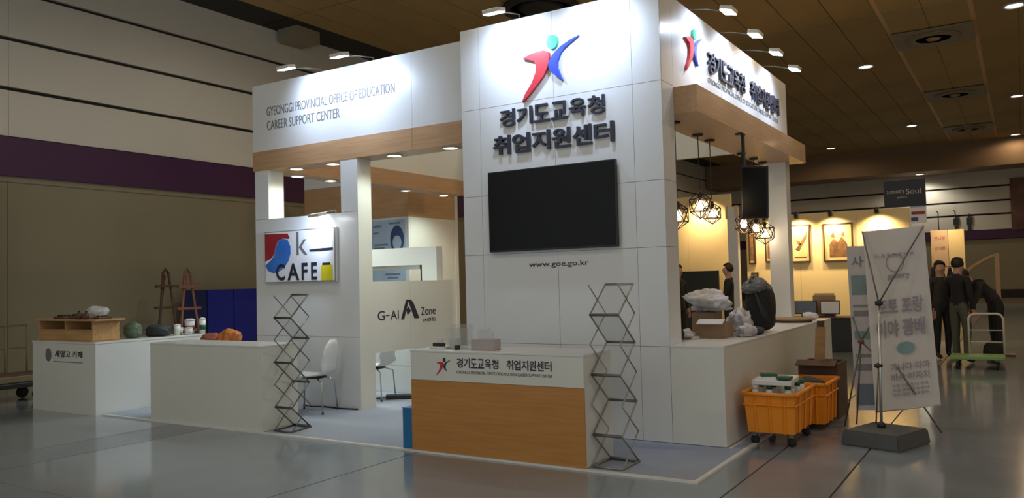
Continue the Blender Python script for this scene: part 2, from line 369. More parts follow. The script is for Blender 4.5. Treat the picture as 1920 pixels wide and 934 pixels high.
t = thing('air_diffuser', 'dark ceiling vent ring just above the tower sign', 'vent', (-5.0, 6.6, HZ - 0.04), 'ceiling air diffusers')
MB().lathe([(0.75, 0), (0.75, -0.05), (0.62, -0.08), (0.6, 0)], (-5.0, 6.6, HZ - 0.04), 28).build('outer_ring', M['ventdark'], t)
MB().lathe([(0.45, 0), (0.35, -0.08), (0.05, -0.1)], (-5.0, 6.6, HZ - 0.04), 28).build('centre_cone', M['ventdark'], t)
struct(MB().box(-10.15, -9.6, 4.62, 5.26, 6.575, HZ + .01).build('trim_5', M['duct']))              # boxed duct by the left wall
struct(MB().box(XL + .1, XR, 31.6, 33.35, 5.72, HZ).build('trim_6', M['bulkhead']))       # bulkhead at the far end
struct(MB().box(-10.24, -9.95, -3.2, -0.98, 0, 3.2).build('trim_7', M['hallbeige']))

# hall downlights
HL = [(-0.5, 15.65, .45, DUSK, 'lit ceiling downlight left of the first air diffuser'), (-0.5, 26.0, .2, DUSK, 'lit ceiling downlight left of the second and third air diffusers'), (-4.0, 29.6, .12, DUSK, 'small far lit ceiling downlight just right of the side fascia'),
      (2.8, 12.3, .7, DUSK, 'large lit ceiling downlight in the top right corner'), (2.8, 22.5, .7, DUSK, 'lit ceiling downlight right of the second air diffuser'), (2.72, 31.0, .15, DUSK, 'far lit ceiling downlight right of the last air diffuser'),
      (-6.4, 2.9, .20, NEUTRAL, 'added unseen downlight above the left aisle beside the corner counter'), (-6.4, -6.5, .18, NEUTRAL, 'added unseen downlight above the front left floor before the white counter'), (-2.4, -4.6, .42, NEUTRAL, 'added unseen downlight above the floor in front of the reception counter'), (2.8, -5.6, .35, NEUTRAL, 'added unseen downlight above the front right floor before the side counter'), (3.4, 2.0, .45, DUSK, 'round ceiling downlight above the aisle beside the orange crates'), (6.1, 5.4, .4, DUSK, 'round ceiling downlight above the right aisle level with the booth rear'), (6.1, -4.6, .3, DUSK, 'round ceiling downlight above the far front right corner of the hall'),  # NEUTRAL ones here are unseen, added to light the left wall and front
      (-3.9, 2.0, .55, NEUTRAL, 'round ceiling downlight above the carpet inside the booth entrance'), (-0.5, 5.4, .55, DUSK, 'round ceiling downlight above the booth rear behind the tower'), (-7.2, 15.7, .5, NEUTRAL, 'round ceiling downlight above the hidden floor behind the storage block'), (6.1, 15.7, .7, DUSK, 'round ceiling downlight above the right aisle level with the gallery wall'), (-7.2, 26.0, .2, DUSK, 'round ceiling downlight above the far left corner behind the booth'), (6.1, 26.0, .25, DUSK, 'round ceiling downlight above the far right corner of the hall')]
proto = None
for i, (x, y, k, cc, lb) in enumerate(HL):
    if proto is None:
        t = thing('ceiling_downlight', '', 'light', (x, y, HZ - 0.015), 'hall ceiling downlights'); proto = t
        MB().lathe([(0.21, 0.0), (0.21, -0.03), (0.17, -0.035), (0.165, 0.0)], (x, y, HZ - 0.015), 20).build('trim_ring', M['lampbody'], t)
        MB().lathe([(0.16, -0.012), (0.13, -0.02), (0.0, -0.025)], (x, y, HZ - 0.015), 20).build('lens', M['lamphall'], t)
    else: t = dup(proto, (x, y, HZ - 0.015))
    t['label'] = lb or 'round ceiling downlight out of sight above the booth or aisle'
    light('downlight_beam', 'SPOT', (x, y, HZ - 0.11), HALL_W * k, cc, t, (x, y, 0), 3.0, 0.35, 0.15)
t = dup(proto, (-0.9, 32.5, 5.72), 0, 'lit downlight under the far bulkhead washing the white wall')
light('downlight_beam', 'SPOT', (-0.9, 32.5, 5.62), 160, NEUTRAL, t, (-0.9, 32.9, 0), 2.6, 0.6, 0.1)

# ================================================================== BOOTH PLATFORM
pf = tag(MB().box(-6.80, 0.63, -1.21, 4.72, 0.0, 0.012).build('carpet', M['carpet']), 'pale blue grey booth carpet framed by white edge strips', 'carpet')
for nm, bx in (('edge_strip', (-6.80, 0.66, -1.245, -1.21)), ('edge_strip', (0.625, 0.66, -1.21, 4.72)), ('edge_strip', (0.50, 0.53, 0.0, 4.72))):
    MB().box(bx[0], bx[1], bx[2], bx[3], 0.0, 0.016).build(nm, M['edging'], pf)

# ================================================================== TOWER
T = thing('sign_tower', 'tall white panelled sign tower carrying the black television', 'tower', (-1.12, 0.15, 0))
MB().box(-2.225, -0.008, 0.008, 0.30, 0.017, 4.147).build('core', M['core'], T)
cx = [-2.233, -2.0, -1.12, -0.285, 0.0]; rz = [0.0, 0.872, 1.775, 2.385, 3.295, 4.155]
for i in range(4):
    for j in range(5):
        MB().box(cx[i] + .002, cx[i + 1] - .002, 0.0, 0.012, rz[j] + (.017 if j == 0 else .002), rz[j + 1] - .002).build('panel', M['white'], T)
for j in range(5):
    MB().box(-0.012, 0.0, 0.014, 0.30, rz[j] + (.017 if j == 0 else .002), rz[j + 1] - .002).build('panel', M['white'], T)
    MB().box(-2.233, -2.221, 0.014, 0.30, rz[j] + (.017 if j == 0 else .002), rz[j + 1] - .002).build('panel', M['white'], T)
emblem(T, (-1.135, -0.0, 3.6), X, Z, 0.65, 0.035)
def letter_row(text, x0, x1, z0, z1, depth, bold, par, m, y=0.0, name='letter'):
    n = len(text); p = (x1 - x0) / n
    for i, ch in enumerate(text):
        if ch == ' ': continue
        letters(ch, (x0 + i * p + 0.04 * p, y, z0), X, Z, p * 0.90, z1 - z0, depth, bold).build(name, m, par)
letter_row('경기도교육청', -1.75, -0.55, 3.065, 3.243, 0.03, 0.012, T, M['letter'])
letter_row('취업지원센터', -1.838, -0.462, 2.785, 2.98, 0.03, 0.022, T, M['letter'])
letters('www.goe.go.kr', (-1.452, 0.0, 1.618), X, Z, 0.664, 0.066, 0.004, 0.004).build('web_address', M['letter'], T)

tv = thing('television', 'large black switched-off television mounted on the white tower', 'television', (-1.17, 0.0, 2.2))
MB().bbox(-1.883, -0.455, -0.06, -0.012, 1.795, 2.613, 0.006).build('housing', M['bezel'], tv)
MB().box(-1.872, -0.466, -0.0625, -0.0605, 1.812, 2.602).build('screen', M['screen'], tv)
MB().box(-1.4, -0.95, -0.02, -0.001, 2.0, 2.4).build('wall_mount', M['bezel'], tv)

# ================================================================== LEFT CAFE WALL + HEADER
W = thing('cafe_wall', 'white booth wall with square window above the cafe sign', 'wall panel', (-4.92, 0.42, 0))
for a, b, z0, z1 in ((-5.82, -4.02, 0.012, 0.872), (-5.82, -4.02, 0.876, 2.385), (-5.82, -5.575, 2.389, 3.03), (-4.28, -4.02, 2.389, 3.03)):
    MB().box(a, b, 0.30, 0.40 if z1 < 2.4 else 0.54, z0, z1).build('post' if z0 > 2 else 'panel', M['white'], W)
MB().box(-4.02, -4.008, 0.302, 0.54, 0.012, 3.03).build('side_panel', M['ivory'], W)
MB().box(-5.575, -5.567, 0.302, 0.56, 2.39, 3.03).build('side_panel', M['ivory'], W)
H = thing('front_header', 'long white fascia lettered in English over a wood soffit beam', 'fascia', (-4.04, 0.42, 3.03))
for a, b in ((-5.85, -3.149), (-3.145, -2.235)):
    MB().box(a, b, 0.30, 0.40, 3.285, 4.165).build('fascia_panel', M['white'], H)
    MB().box(a, b, 0.292, 0.62, 3.03, 3.283).build('wood_beam', M['wood_x'], H)
letters('GYEONGGI PROVINCIAL OFFICE OF EDUCATION', (-5.575, 0.30, 3.735), X, Z, 2.18, 0.12, 0.004, 0.0).build('lettering', M['greyprint'], H)
letters('CAREER SUPPORT CENTER', (-5.575, 0.30, 3.55), X, Z, 1.30, 0.12, 0.004, 0.0).build('lettering', M['greyprint'], H)
H2 = thing('side_header', 'wood beam and white fascia along the far left booth edge', 'fascia', (-5.73, 2.6, 3.03))
MB().box(-5.88, -5.56, 0.625, 4.70, 3.03, 3.283).build('wood_beam', M['wood_y'], H2)
MB().box(-5.70, -5.60, 0.402, 4.70, 3.285, 4.16).build('fascia_panel', M['ivory'], H2)
H3 = thing('rear_header', 'plain pale fascia across the rear of the booth', 'fascia', (-2.9, 4.75, 3.27))
for a, b in ((-5.85, -3.0), (-2.996, -0.33)):
    MB().box(a, b, 4.71, 4.80, 3.27, 4.155).build('fascia_panel', M['ivory'], H3)
SP = thing('rear_post', 'white square post carrying the rear fascia behind the tower', 'post', (-2.6, 4.76, 0))
MB().box(-2.7, -2.5, 4.72, 4.80, 0.0, 3.265).build('shaft', M['white'], SP)
MB().box(-2.72, -2.48, 4.725, 4.81, 0.0, 0.02).build('foot_plate', M['alum'], SP)

# right fascia over the side counter
R = thing('side_fascia', 'white fascia with emblem and Korean lettering above projecting wood beam', 'fascia', (0.0, 2.5, 3.03))
for a, b in ((0.304, 1.77), (1.774, 3.24), (3.244, 4.705)):
    MB().box(-0.10, 0.0, a, b, 3.285, 4.16).build('fascia_panel', M['white'], R)
for a, b in ((0.304, 2.45), (2.453, 4.75)):
    MB().box(-0.32, 0.225, a, b, 3.03, 3.283).build('wood_beam', M['wood_y'], R)
emblem(R, (0.0, 0.86, 3.74), Y, Z, 0.5, 0.03)
for i, ch in enumerate('경기도교육청 취업지원센터'):
    if ch != ' ': letters(ch, (0.0, 1.30 + i * 0.225, 3.63), Y, Z, 0.20, 0.23, 0.03, 0.012).build('letter', M['letter'], R)
letters('GYEONGGI PROVINCIAL OFFICE OF EDUCATION CAREER SUPPORT CENTER', (0.0, 1.32, 3.53), Y, Z, 2.9, 0.055, 0.004).build('lettering', M['greyprint'], R)['kind'] = 'stuff'
rp = thing('counter_post', 'white square post standing at the rear end of the side counter', 'post', (-0.1, 4.45, 0.9))
MB().box(-0.225, 0.03, 4.40, 4.62, 0.886, 3.03).build('shaft', M['white'], rp)
MB().box(-0.235, 0.04, 4.39, 4.63, 0.886, 0.90).build('foot_plate', M['edging'], rp)

# ================================================================== arm spotlights
def arm_light(root, tip, aim, label, e=1.0):
    d = (Vector(tip) - Vector(root)).normalized(); a = (Vector(aim) - Vector(tip)).normalized()
    t = thing('arm_spotlight', label, 'light', root, 'arm spotlights on the booth fascia')
    MB().tube([root, Vector(root) + Z * 0.03, Vector(root).lerp(Vector(tip), 0.5) + Z * 0.03, tip], 0.0075, 6).build('arm', M['steel'], t)
    s = d.cross(Z).normalized(); tip = Vector(tip); a0 = a
    a = (-d * 0.22 - Z).normalized(); up = a.cross(s).normalized()
    MB().obox(tip - a * 0.02, s * 0.10, up * 0.062, a * 0.02).build('lamp_head', M['lampbody'], t, 0.006)
    MB().obox(tip + a * 0.002, s * 0.094, up * 0.057, a * 0.006).build('lens', M['lamp'], t)
    light('spot_beam', 'SPOT', tip + a * 0.02, BOOTH_SPOT * e, COOL, t, aim, 2.4, 0.9, 0.06)
for i, (x, lb) in enumerate(((-4.63, 'arm spotlight above the letters of the front header, left of two'), (-3.76, 'arm spotlight above the front header, nearer the tower'))):
    arm_light((x, 0.35, 4.185), (x, -0.22, 4.10), (x + .1, 0.3, 3.80), lb, 0.95)
for x, lb in ((-1.52, 'arm spotlight over the red arm of the tower emblem'), (-0.62, 'arm spotlight over the tower beside its right edge')):
    arm_light((x, 0.05, 4.18), (x, -0.42, 4.10), (x, 0.0, 3.80), lb, 1.1)
for i, y in enumerate((0.93, 1.88, 2.76, 3.68)):
    arm_light((-0.05, y, 4.18), (0.36, y, 4.10), (0.0, y, 3.80), ['first arm spotlight over the side fascia, nearest the tower', 'second arm spotlight over the side fascia from the tower', 'third arm spotlight over the side fascia from the tower', 'fourth arm spotlight over the side fascia, at its far end'][i], 0.8)

arm_light((-4.40, 0.33, 2.398), (-4.44, 0.06, 2.335), (-4.86, 0.3, 2.08), 'small arm spotlight on the window ledge over the cafe sign', 0.62)
# recessed soffit downlights
def soffit_light(x, y, z, label, e=SOFFIT_W):
    t = thing('soffit_downlight', label, 'light', (x, y, z), 'recessed soffit downlights')
    MB().lathe([(0.098, 0.0), (0.098, -0.012), (0.086, -0.016), (0.082, 0.0)], (x, y, z), 20).build('trim_ring', M['lampbody'], t)
    MB().lathe([(0.082, -0.008), (0.05, -0.014), (0.0, -0.016)], (x, y, z), 20).build('lens', M['lampwarm'], t)
    light('downlight_beam', 'SPOT', (x, y, z - 0.03), e, SOFT, t, (x, y, 0), 2.6, 0.7, 0.05)
for (x, y), lb in zip(((-5.20, 0.45), (-4.55, 0.45), (-3.55, 0.45), (-2.72, 0.45), (-5.72, 0.95), (-5.75, 1.62), (-5.78, 3.35), (-5.80, 4.4)),
        ('recessed downlight above the window beside the left post', 'recessed downlight above the window beside the right post', 'recessed downlight over the entrance right of the ivory post', 'recessed downlight over the entrance against the tower',
         'recessed downlight of the side beam, upper left in the window', 'recessed downlight of the side beam, right in the window', 'recessed downlight of the side beam seen over the entrance, nearer', 'recessed downlight of the side beam glowing on the wood block')):
    soffit_light(x, y, 3.03, lb, SOFFIT_W * (1.9 if y > .9 else 1.25 if x > -3 else 0.9))

# ================================================================== K-CAFE SIGN
S = thing('cafe_sign', 'framed K-cafe sign with red and blue swirl on the white wall', 'sign', (-4.96, 0.27, 1.88))
MB().bbox(-5.60, -4.33, 0.255, 0.30, 1.545, 2.215, 0.006).build('frame', M['alum'], S)
MB().box(-5.585, -4.365, 0.250, 0.256, 1.565, 2.20).build('board', M['signwhite'], S)
def sg(poly, m, name, y=0.249):   # sign print: px in the 950-wide sign -> metres
    MB().prism([(a, b) for a, b in poly], (-5.585, y, 1.565), X * 1.22, Z * 0.635, -Y * 0.0012).build(name, m, S)
red = [(0.0, 0.42), (0.0, 0.98), (0.345, 0.96), (0.375, 0.88), (0.36, 0.85), (0.28, 0.87), (0.2, 0.82), (0.16, 0.7), (0.14, 0.56), (0.09, 0.47)]
blu = [(0.0, 0.34)] + [(0.09, 0.44), (0.14, 0.53), (0.165, 0.70), (0.21, 0.82), (0.28, 0.865), (0.345, 0.83), (0.385, 0.70), (0.385, 0.55), (0.35, 0.40), (0.28, 0.27), (0.20, 0.20), (0.12, 0.18), (0.04, 0.23)]
sg(red, M['signred'], 'red_swirl'); sg(blu, M['signblue'], 'blue_swirl')
letters('k', (-5.585 + .475 * 1.22, 0.2488, 1.565 + .52 * .635), X, Z, 0.155 * 1.22, 0.46 * .635, 0.0014, 0.0).build('letter', M['greyprint'], S)
sg([(0.66, 0.575), (0.66, 0.615), (0.85, 0.63), (0.99, 0.63), (0.99, 0.585), (0.85, 0.57)], M['letter'], 'dash')
for ch, a, b in (('C', 0.165, 0.30), ('A', 0.335, 0.51), ('F', 0.545, 0.63), ('E', 0.68, 0.765)):
    letters(ch, (-5.585 + a * 1.22, 0.2475, 1.565 + .02 * .635), X, Z, (b - a) * 1.22, 0.34 * .635, 0.0014, 0.025).build('letter', M['letter'], S)
sg([(0.82, 0.0), (0.82, 0.28), (0.85, 0.32), (0.95, 0.32), (0.98, 0.28), (0.98, 0.0)], M['yellow'], 'cup', 0.2488)
sg([(0.84, 0.30), (0.84, 0.345), (0.95, 0.345), (0.95, 0.30)], M['letter'], 'cup_lid', 0.2475)
# ================================================================== G-AI ZONE PANEL
G = thing('zone_panel', 'ivory half-height partition lettered with a big A and Zone', 'partition', (-4.04, 1.3, 0))
for a, b, z0, z1 in ((0.545, 1.26, 0.66, 1.535), (1.264, 2.19, 0.66, 1.535)):
    MB().box(-4.06, -4.02, a, b, z0, z1).build('panel', M['ivory'], G)
MB().box(-4.06, -4.02, 2.14, 2.19, 0.017, 0.66).build('leg', M['ivory'], G)
MB().box(-4.06, -4.02, 0.545, 0.575, 0.017, 0.66).build('leg', M['ivory'], G)
for ch_, y_, w_, z_, h_ in (('G', .63, .13, 1.055, .115), ('-', .78, .07, 1.105, .012), ('A', .87, .12, 1.055, .112), ('I', 1.01, .016, 1.055, .112)):
    letters(ch_, (-4.02, y_, z_), Y, Z, w_, h_, 0.004, 0.0).build('letter', M['letter'], G)
gA = MB()
gA.prism([(0, 0), (0.06, 0), (0.15, 0.22), (0.20, 0.22), (0.10, 0.0), (0.14, 0.0), (0.22, 0.16), (0.26, 0.03), (0.38, 0.0), (0.25, 0.25), (0.13, 0.25)][:3] + [(0.17, 0.25), (0.11, 0.25)], (-4.02, 1.07, 1.045), Y, Z, X * 0.004)
gA.prism([(0.15, 0.24), (0.20, 0.25), (0.25, 0.21), (0.37, 0.0), (0.27, 0.0), (0.17, 0.19)], (-4.02, 1.07, 1.045), Y, Z, X * 0.004)
gA.prism([(0.13, 0.05), (0.11, 0.12), (0.15, 0.16), (0.2, 0.1)], (-4.02, 1.07, 1.045), Y, Z, X * 0.004)
gA.build('big_letter', M['letter'], G)
for ch_, y_, w_, h_ in (('Z', 1.48, .075, .105), ('o', 1.565, .07, .075), ('n', 1.65, .06, .075), ('e', 1.725, .07, .075)):
    letters(ch_, (-4.02, y_, 1.08), Y, Z, w_, h_, 0.004, 0.0).build('letter', M['letter'], G)
letters('(AI면접)', (-4.02, 1.52, 0.985), Y, Z, 0.27, 0.055, 0.004, 0.0).build('lettering', M['letter'], G)

# ================================================================== STORAGE BLOCK INSIDE
K = thing('storage_block', 'white block with wood band standing behind the side beam', 'partition', (-7.8, 5.0, 0))
for z0, z1, m1, m2, nm in ((0.017, 0.9, M['white'], M['ivory'], 'panel'), (0.904, 2.70, M['white'], M['ivory'], 'panel'), (2.704, 3.37, M['wood_x'], M['wood_y'], 'wood_band'), (3.374, 3.85, M['white'], M['white'], 'top_panel')):
    MB().box(-9.10, -6.50, 4.28, 4.33, z0, z1).build(nm, m1, K)
    MB().box(-6.55, -6.50, 4.333, 5.66, z0, z1).build(nm, m2, K)
MB().box(-6.56, -6.49, 5.664, 5.76, 0.0, 3.37).build('end_post', M['white'], K)
po = thing('poster', 'pale blue poster with round navy emblem on the storage block', 'poster', (-7.1, 4.27, 2.0))
MB().box(-8.0, -6.58, 4.268, 4.278, 1.2, 2.66).build('sheet', M['poster'], po)
MB().prism([(0.16 * math.cos(a * PI / 12), 0.25 * math.sin(a * PI / 12)) for a in range(24)], (-6.76, 4.268, 2.30), X, Z, -Y * 0.004).build('emblem_ring', M['navypr'], po)
MB().prism([(0.10 * math.cos(a * PI / 12), 0.13 * math.sin(a * PI / 12)) for a in range(24)], (-6.76, 4.264, 2.24), X, Z, -Y * 0.004).build('emblem_disc', M['poster'], po)
for a, b, z in ((-7.32, -7.14, 2.54), (-7.32, -7.20, 2.42), (-7.30, -6.98, 2.20), (-7.31, -7.06, 2.14), (-6.95, -6.68, 2.58), (-7.05, -6.7, 1.66), (-7.0, -6.75, 1.60)):
    MB().box(a, b, 4.264, 4.267, z, z + 0.03).build('print_line', M['bluepr'], po)
F = thing('display_arch', 'white display arch standing behind the zone panel', 'arch', (-4.8, 2.05, 0))
MB().box(-5.55, -4.392, 2.0, 2.10, 1.76, 2.01).build('top_beam', M['white'], F)
MB().box(-4.388, -4.13, 1.98, 2.12, 0.013, 2.005).build('upright', M['white'], F)
MB().box(-5.55, -4.45, 2.01, 2.09, 1.70, 1.757).build('painted_shade_under', M['alum'], F)  # grey strip standing in for the shade under the beam
MB().box(-4.445, -4.392, 2.02, 2.10, 1.30, 1.757).build('painted_shade_side', M['darkpanel'], F)  # dark strip standing in for the shade left of the upright
MB().box(-5.7, -5.555, 1.98, 2.12, 0.013, 2.005).build('upright', M['white'], F)
LC = thing('low_cabinet', 'low white cabinet seen under the zone panel', 'cabinet', (-4.9, 1.85, 0))
for z0, z1 in ((0.013, 0.38), (0.384, 0.80)): MB().box(-5.6, -4.30, 1.66, 1.90, z0, z1).build('front_panel', M['white'], LC)
MB().bbox(-5.62, -4.28, 1.64, 1.92, 0.801, 0.82, .003).build('top', M['white'], LC)
# ================================================================== COUNTERS
C1 = thing('reception_counter', 'reception counter with wood front and white lettered band', 'counter', (-1.11, -0.97, 0))
MB().box(-1.983, -0.247, -1.212, -0.72, 0.016, 0.885).build('body', M['ivory'], C1)
MB().box(-1.985, -0.245, -1.226, -1.213, 0.642, 0.885).build('lettered_band', M['ivory'], C1)
MB().box(-1.985, -0.245, -1.226, -1.213, 0.018, 0.638).build('wood_front', M['counter_wood'], C1)
MB().bbox(-1.99, -0.24, -1.228, -0.71, 0.886, 0.905, 0.003).build('top', M['white'], C1)
emblem(C1, (-1.615, -1.226, 0.765), X, Z, 0.165, 0.003, head='letter', right='darkgreen')
letter_row('경기도교육청 취업지원센터', -1.475, -0.525, 0.762, 0.844, 0.003, 0.018, C1, M['letter'], -1.226)
letters('GYEONGGI PROVINCIAL OFFICE OF EDUCATION CAREER SUPPORT CENTER', (-1.475, -1.226, 0.712), X, Z, 0.95, 0.025, 0.002).build('lettering', M['letter'], C1)['kind'] = 'stuff'
C2 = thing('white_counter', 'plain white box counter beside the left brochure rack', 'counter', (-4.9, -1.0, 0))
MB().box(-5.84, -3.975, -1.226, -0.73, 0.016, 0.875).build('body', M['ivory'], C2)
MB().bbox(-5.845, -3.97, -1.229, -0.725, 0.876, 0.895, 0.003).build('top', M['white'], C2)
MB().box(-3.974, -3.968, -1.226, -0.73, 0.016, 0.875).build('end_panel', M['ivory'], C2)
C3 = thing('corner_counter', 'white counter with small logo under the wooden pigeonhole box', 'counter', (-7.5, -1.0, 0))
MB().box(-8.25, -6.83, -1.30, -0.80, 0.0, 0.86).build('front_body', M['ivory'], C3)
MB().box(-7.35, -6.83, -0.795, 0.31, 0.0, 0.86).build('return_body', M['white'], C3)
MB().box(-6.829, -6.82, -1.30, 0.31, 0.0, 0.86).build('end_panel', M['white'], C3)
MB().bbox(-8.26, -6.815, -1.305, -0.797, 0.861, 0.885, 0.003).build('top', M['white'], C3)
MB().bbox(-7.36, -6.815, -0.796, 0.315, 0.861, 0.885, 0.003).build('top', M['white'], C3)
letters('세명고 카페', (-7.72, -1.30, 0.685), X, Z, 0.62, 0.085, 0.003, 0.02).build('lettering', M['letter'], C3)
MB().prism([(0.07 * math.cos(a * PI / 8), 0.085 * math.sin(a * PI / 8)) for a in range(16)], (-7.87, -1.30, 0.71), X, Z, -Y * 0.003).build('logo', M['greyprint'], C3)
MB().box(-7.75, -7.1, -1.302, -1.30, 0.625, 0.635).build('underline', M['greyprint'], C3)
C4 = thing('side_counter', 'long white counter running back along the right booth side', 'counter', (0.24, 2.3, 0))
for a, b in ((0.004, 1.55), (1.554, 3.1), (3.104, 4.66)):
    MB().box(0.475, 0.488, a, b, 0.017, 0.868).build('side_panel', M['ivory'], C4)
MB().box(0.002, 0.488, 0.0, 0.003, 0.017, 0.868).build('end_panel', M['ivory'], C4)
MB().box(0.004, 0.474, 0.0035, 4.655, 0.017, 0.866).build('body', M['core'], C4)
MB().bbox(-0.24, 0.492, 0.302, 4.665, 0.869, 0.886, 0.003).build('top', M['white'], C4)
MB().box(0.002, 0.492, -0.003, 0.3, 0.869, 0.886).build('top', M['white'], C4)

# ================================================================== things on / beside counters
# pigeonhole box
P = thing('pigeonhole_box', 'wooden pigeonhole box with overhanging lid on the corner counter', 'organiser', (-7.5, -1.1, 0.886))
x0, x1, y0, y1, z0, z1 = -8.12, -6.92, -1.28, -0.93, 0.886, 1.14
MB().box(x0, x1, y1 - 0.012, y1, z0, z1).build('back_board', M['plywood'], P)
MB().box(x0, x1, y0, y1 - .013, z0, z0 + .014).build('bottom_board', M['plywood'], P)
for k, xx in enumerate((x0, -7.52, x1)): MB().box(xx - .008, xx + .008, y0, y1 - .013, z0 + .015, z1).build('divider', M['plywood'], P)
MB().box(x0 + .01, -7.53, y0 + .01, y1 - .013, 1.02, 1.034).build('shelf', M['plywood'], P)
MB().box(-7.51, x1 - .01, y0 + .01, y1 - .013, 1.02, 1.034).build('shelf', M['plywood'], P)
MB().box(x0 + .01, -7.53, y0 + .004, y0 + .016, z0 + .016, 1.018).build('drawer_front', M['plywood'], P)
MB().box(-7.51, x1 - .01, y0 + .004, y0 + .016, z0 + .016, 1.018).build('drawer_front', M['plywood'], P)
MB().box(x0 - .13, x1 + .10, y0 - .02, y1 + .02, z1 + .001, z1 + .022).build('lid', M['plywood'], P)
for (x, ww, hh), lb in zip(((-7.83, .24, .05), (-7.52, .14, .06), (-6.98, .12, .04)), ('flat dark tray at the left on the pigeonhole box lid', 'dark small object left of the white bag on the pigeonhole box', 'thin dark object at the right end of the pigeonhole box lid')):
    t = thing('dark_tray', lb, 'tray', (x, -1.1, 1.163))
    MB().bbox(x - ww / 2, x + ww / 2, -1.2, -1.02, 1.163, 1.163 + hh * .6, .008).build('tray_body', M['darkwood'], t)
    MB().bbox(x - ww * .3, x + ww * .2, -1.17, -1.05, 1.1635 + hh * .6, 1.163 + hh, .006).build('tray_contents', M['black'], t)
t = tag(MB().blob((-7.20, -1.06, 1.235), (0.17, 0.11, 0.085), 5, 0.22, 3, 1.164).build('white_bag', M['plasticbag']), 'rumpled white plastic bag on top of the pigeonhole box', 'bag')
for (x, lb) in ((-7.26, 'dark bottle standing in front of the white bag, left'), (-7.10, 'dark bottle standing in front of the white bag, right')):
    t = thing('small_bottle', lb, 'bottle', (x, -1.25, 1.163))
    MB().lathe([(0.0, 0), (0.033, 0), (0.033, 0.06), (0.012, 0.085)], (x, -1.25, 1.163), 12).build('bottle_body', M['darkwood'], t)
    MB().lathe([(0.013, 0.086), (0.013, 0.105), (0, 0.106)], (x, -1.25, 1.163), 12).build('cap', M['black'], t)
# cups and bags on the counter return
t = tag(MB().blob((-7.12, -0.62, 0.98), (0.13, 0.10, 0.12), 11, 0.2, 3, 0.887).build('green_bag', M['greenbag']), 'dull green bag behind the pigeonhole box', 'bag')
t = tag(MB().blob((-7.08, -0.28, 0.955), (0.20, 0.13, 0.09), 12, 0.25, 3, 0.887).build('dark_bag', M['darkcloth']), 'dark slate cloth bag slumped beside the white cups', 'bag')
for i, (x, y, h, r, mm, lb) in enumerate(((-6.93, -0.10, 0.15, .045, 'bottle', 'pale paper cup nearest the dark bag on the counter'), (-7.03, 0.0, 0.10, .055, 'bottle', 'short white cup left of the cup pair'), (-6.88, 0.04, 0.10, .055, 'bottle', 'short white cup right of the cup pair'),
        (-7.02, 0.16, 0.21, .07, 'cloth', 'tall white cup stack with reddish band'), (-6.88, 0.26, 0.22, .045, 'bottle', 'tall white bottle with green base at the counter end'))):
    t = thing('paper_cup', lb, 'cup', (x, y, 0.886), 'cups at the end of the counter')
    MB().lathe([(0.0, 0), (r * .8, 0), (r, h * .86), (r * .96, h * .86)], (x, y, 0.886), 16).build('cup_body', M[mm], t)
    MB().lathe([(r * 1.05, h * .865), (r * 1.05, h * .92), (r * .5, h), (0, h)], (x, y, 0.886), 16).build('lid', M['cloth'], t)
    if i >= 3: MB().lathe([(r * .95, h * .25), (r * 1.0, h * .55), (r * .9, h * .55)], (x, y, 0.886), 16).build('band', M['red_pr'] if i == 3 else M['cap'], t)
# reception counter items
t = thing('tissue_box', 'pinkish tissue box with white tissue on the reception counter', 'tissue box', (-1.28, -1.05, 0.906))
MB().bbox(-1.40, -1.165, -1.11, -0.99, 0.906, 1.0, 0.004).build('carton', M['pink'], t)
MB().prism([(-.075, 0), (-.085, .055), (-.05, .085), (0, .075), (.04, .09), (.075, .06), (.07, 0)], (-1.285, -1.055, 1.0), X, Z, Y * 0.02).build('tissue', M['cloth'], t)
t = thing('clear_holder', 'clear acrylic leaflet holder left of the tissue box', 'holder', (-1.58, -1.02, 0.906))
MB().box(-1.70, -1.47, -1.06, -1.05, 0.906, 1.09).build('front_plate', M['acrylic'], t)
MB().box(-1.70, -1.47, -0.99, -0.98, 0.906, 1.12).build('back_plate', M['acrylic'], t)
MB().box(-1.70, -1.47, -1.049, -0.991, 0.906, 0.912).build('floor_plate', M['acrylic'], t)
MB().box(-1.69, -1.60, -1.04, -1.0, 0.914, 1.0).build('leaflets', M['cloth'], t)
t = thing('card_stand', 'small dark-lettered white card stand at the left counter end', 'stand', (-1.78, -1.05, 0.906))
MB().bbox(-1.87, -1.70, -1.10, -0.98, 0.906, 0.925, .003).build('stand_base', M['cloth'], t)
MB().box(-1.86, -1.73, -1.06, -1.04, 0.926, 0.955).build('black_strip', M['black'], t)
MB().box(-1.82, -1.77, -1.04, -1.02, 0.956, 1.0).build('card', M['cloth'], t)
t = tag(MB().bbox(-1.575, -1.535, -1.12, -1.08, 0.906, 0.945, .006).build('stapler', M['black']), 'small black clip in front of the clear holder', 'clip')
t = thing('blue_board', 'bright blue board standing against the reception counter side', 'board', (-2.06, -1.1, 0.013))
MB().bbox(-2.115, -2.0, -1.20, -0.95, 0.013, 0.37, .004).build('blue_panel', M['bluebox'], t)
MB().box(-2.117, -1.998, -1.202, -0.948, 0.371, 0.376).build('top_edge', M['signblue'], t)

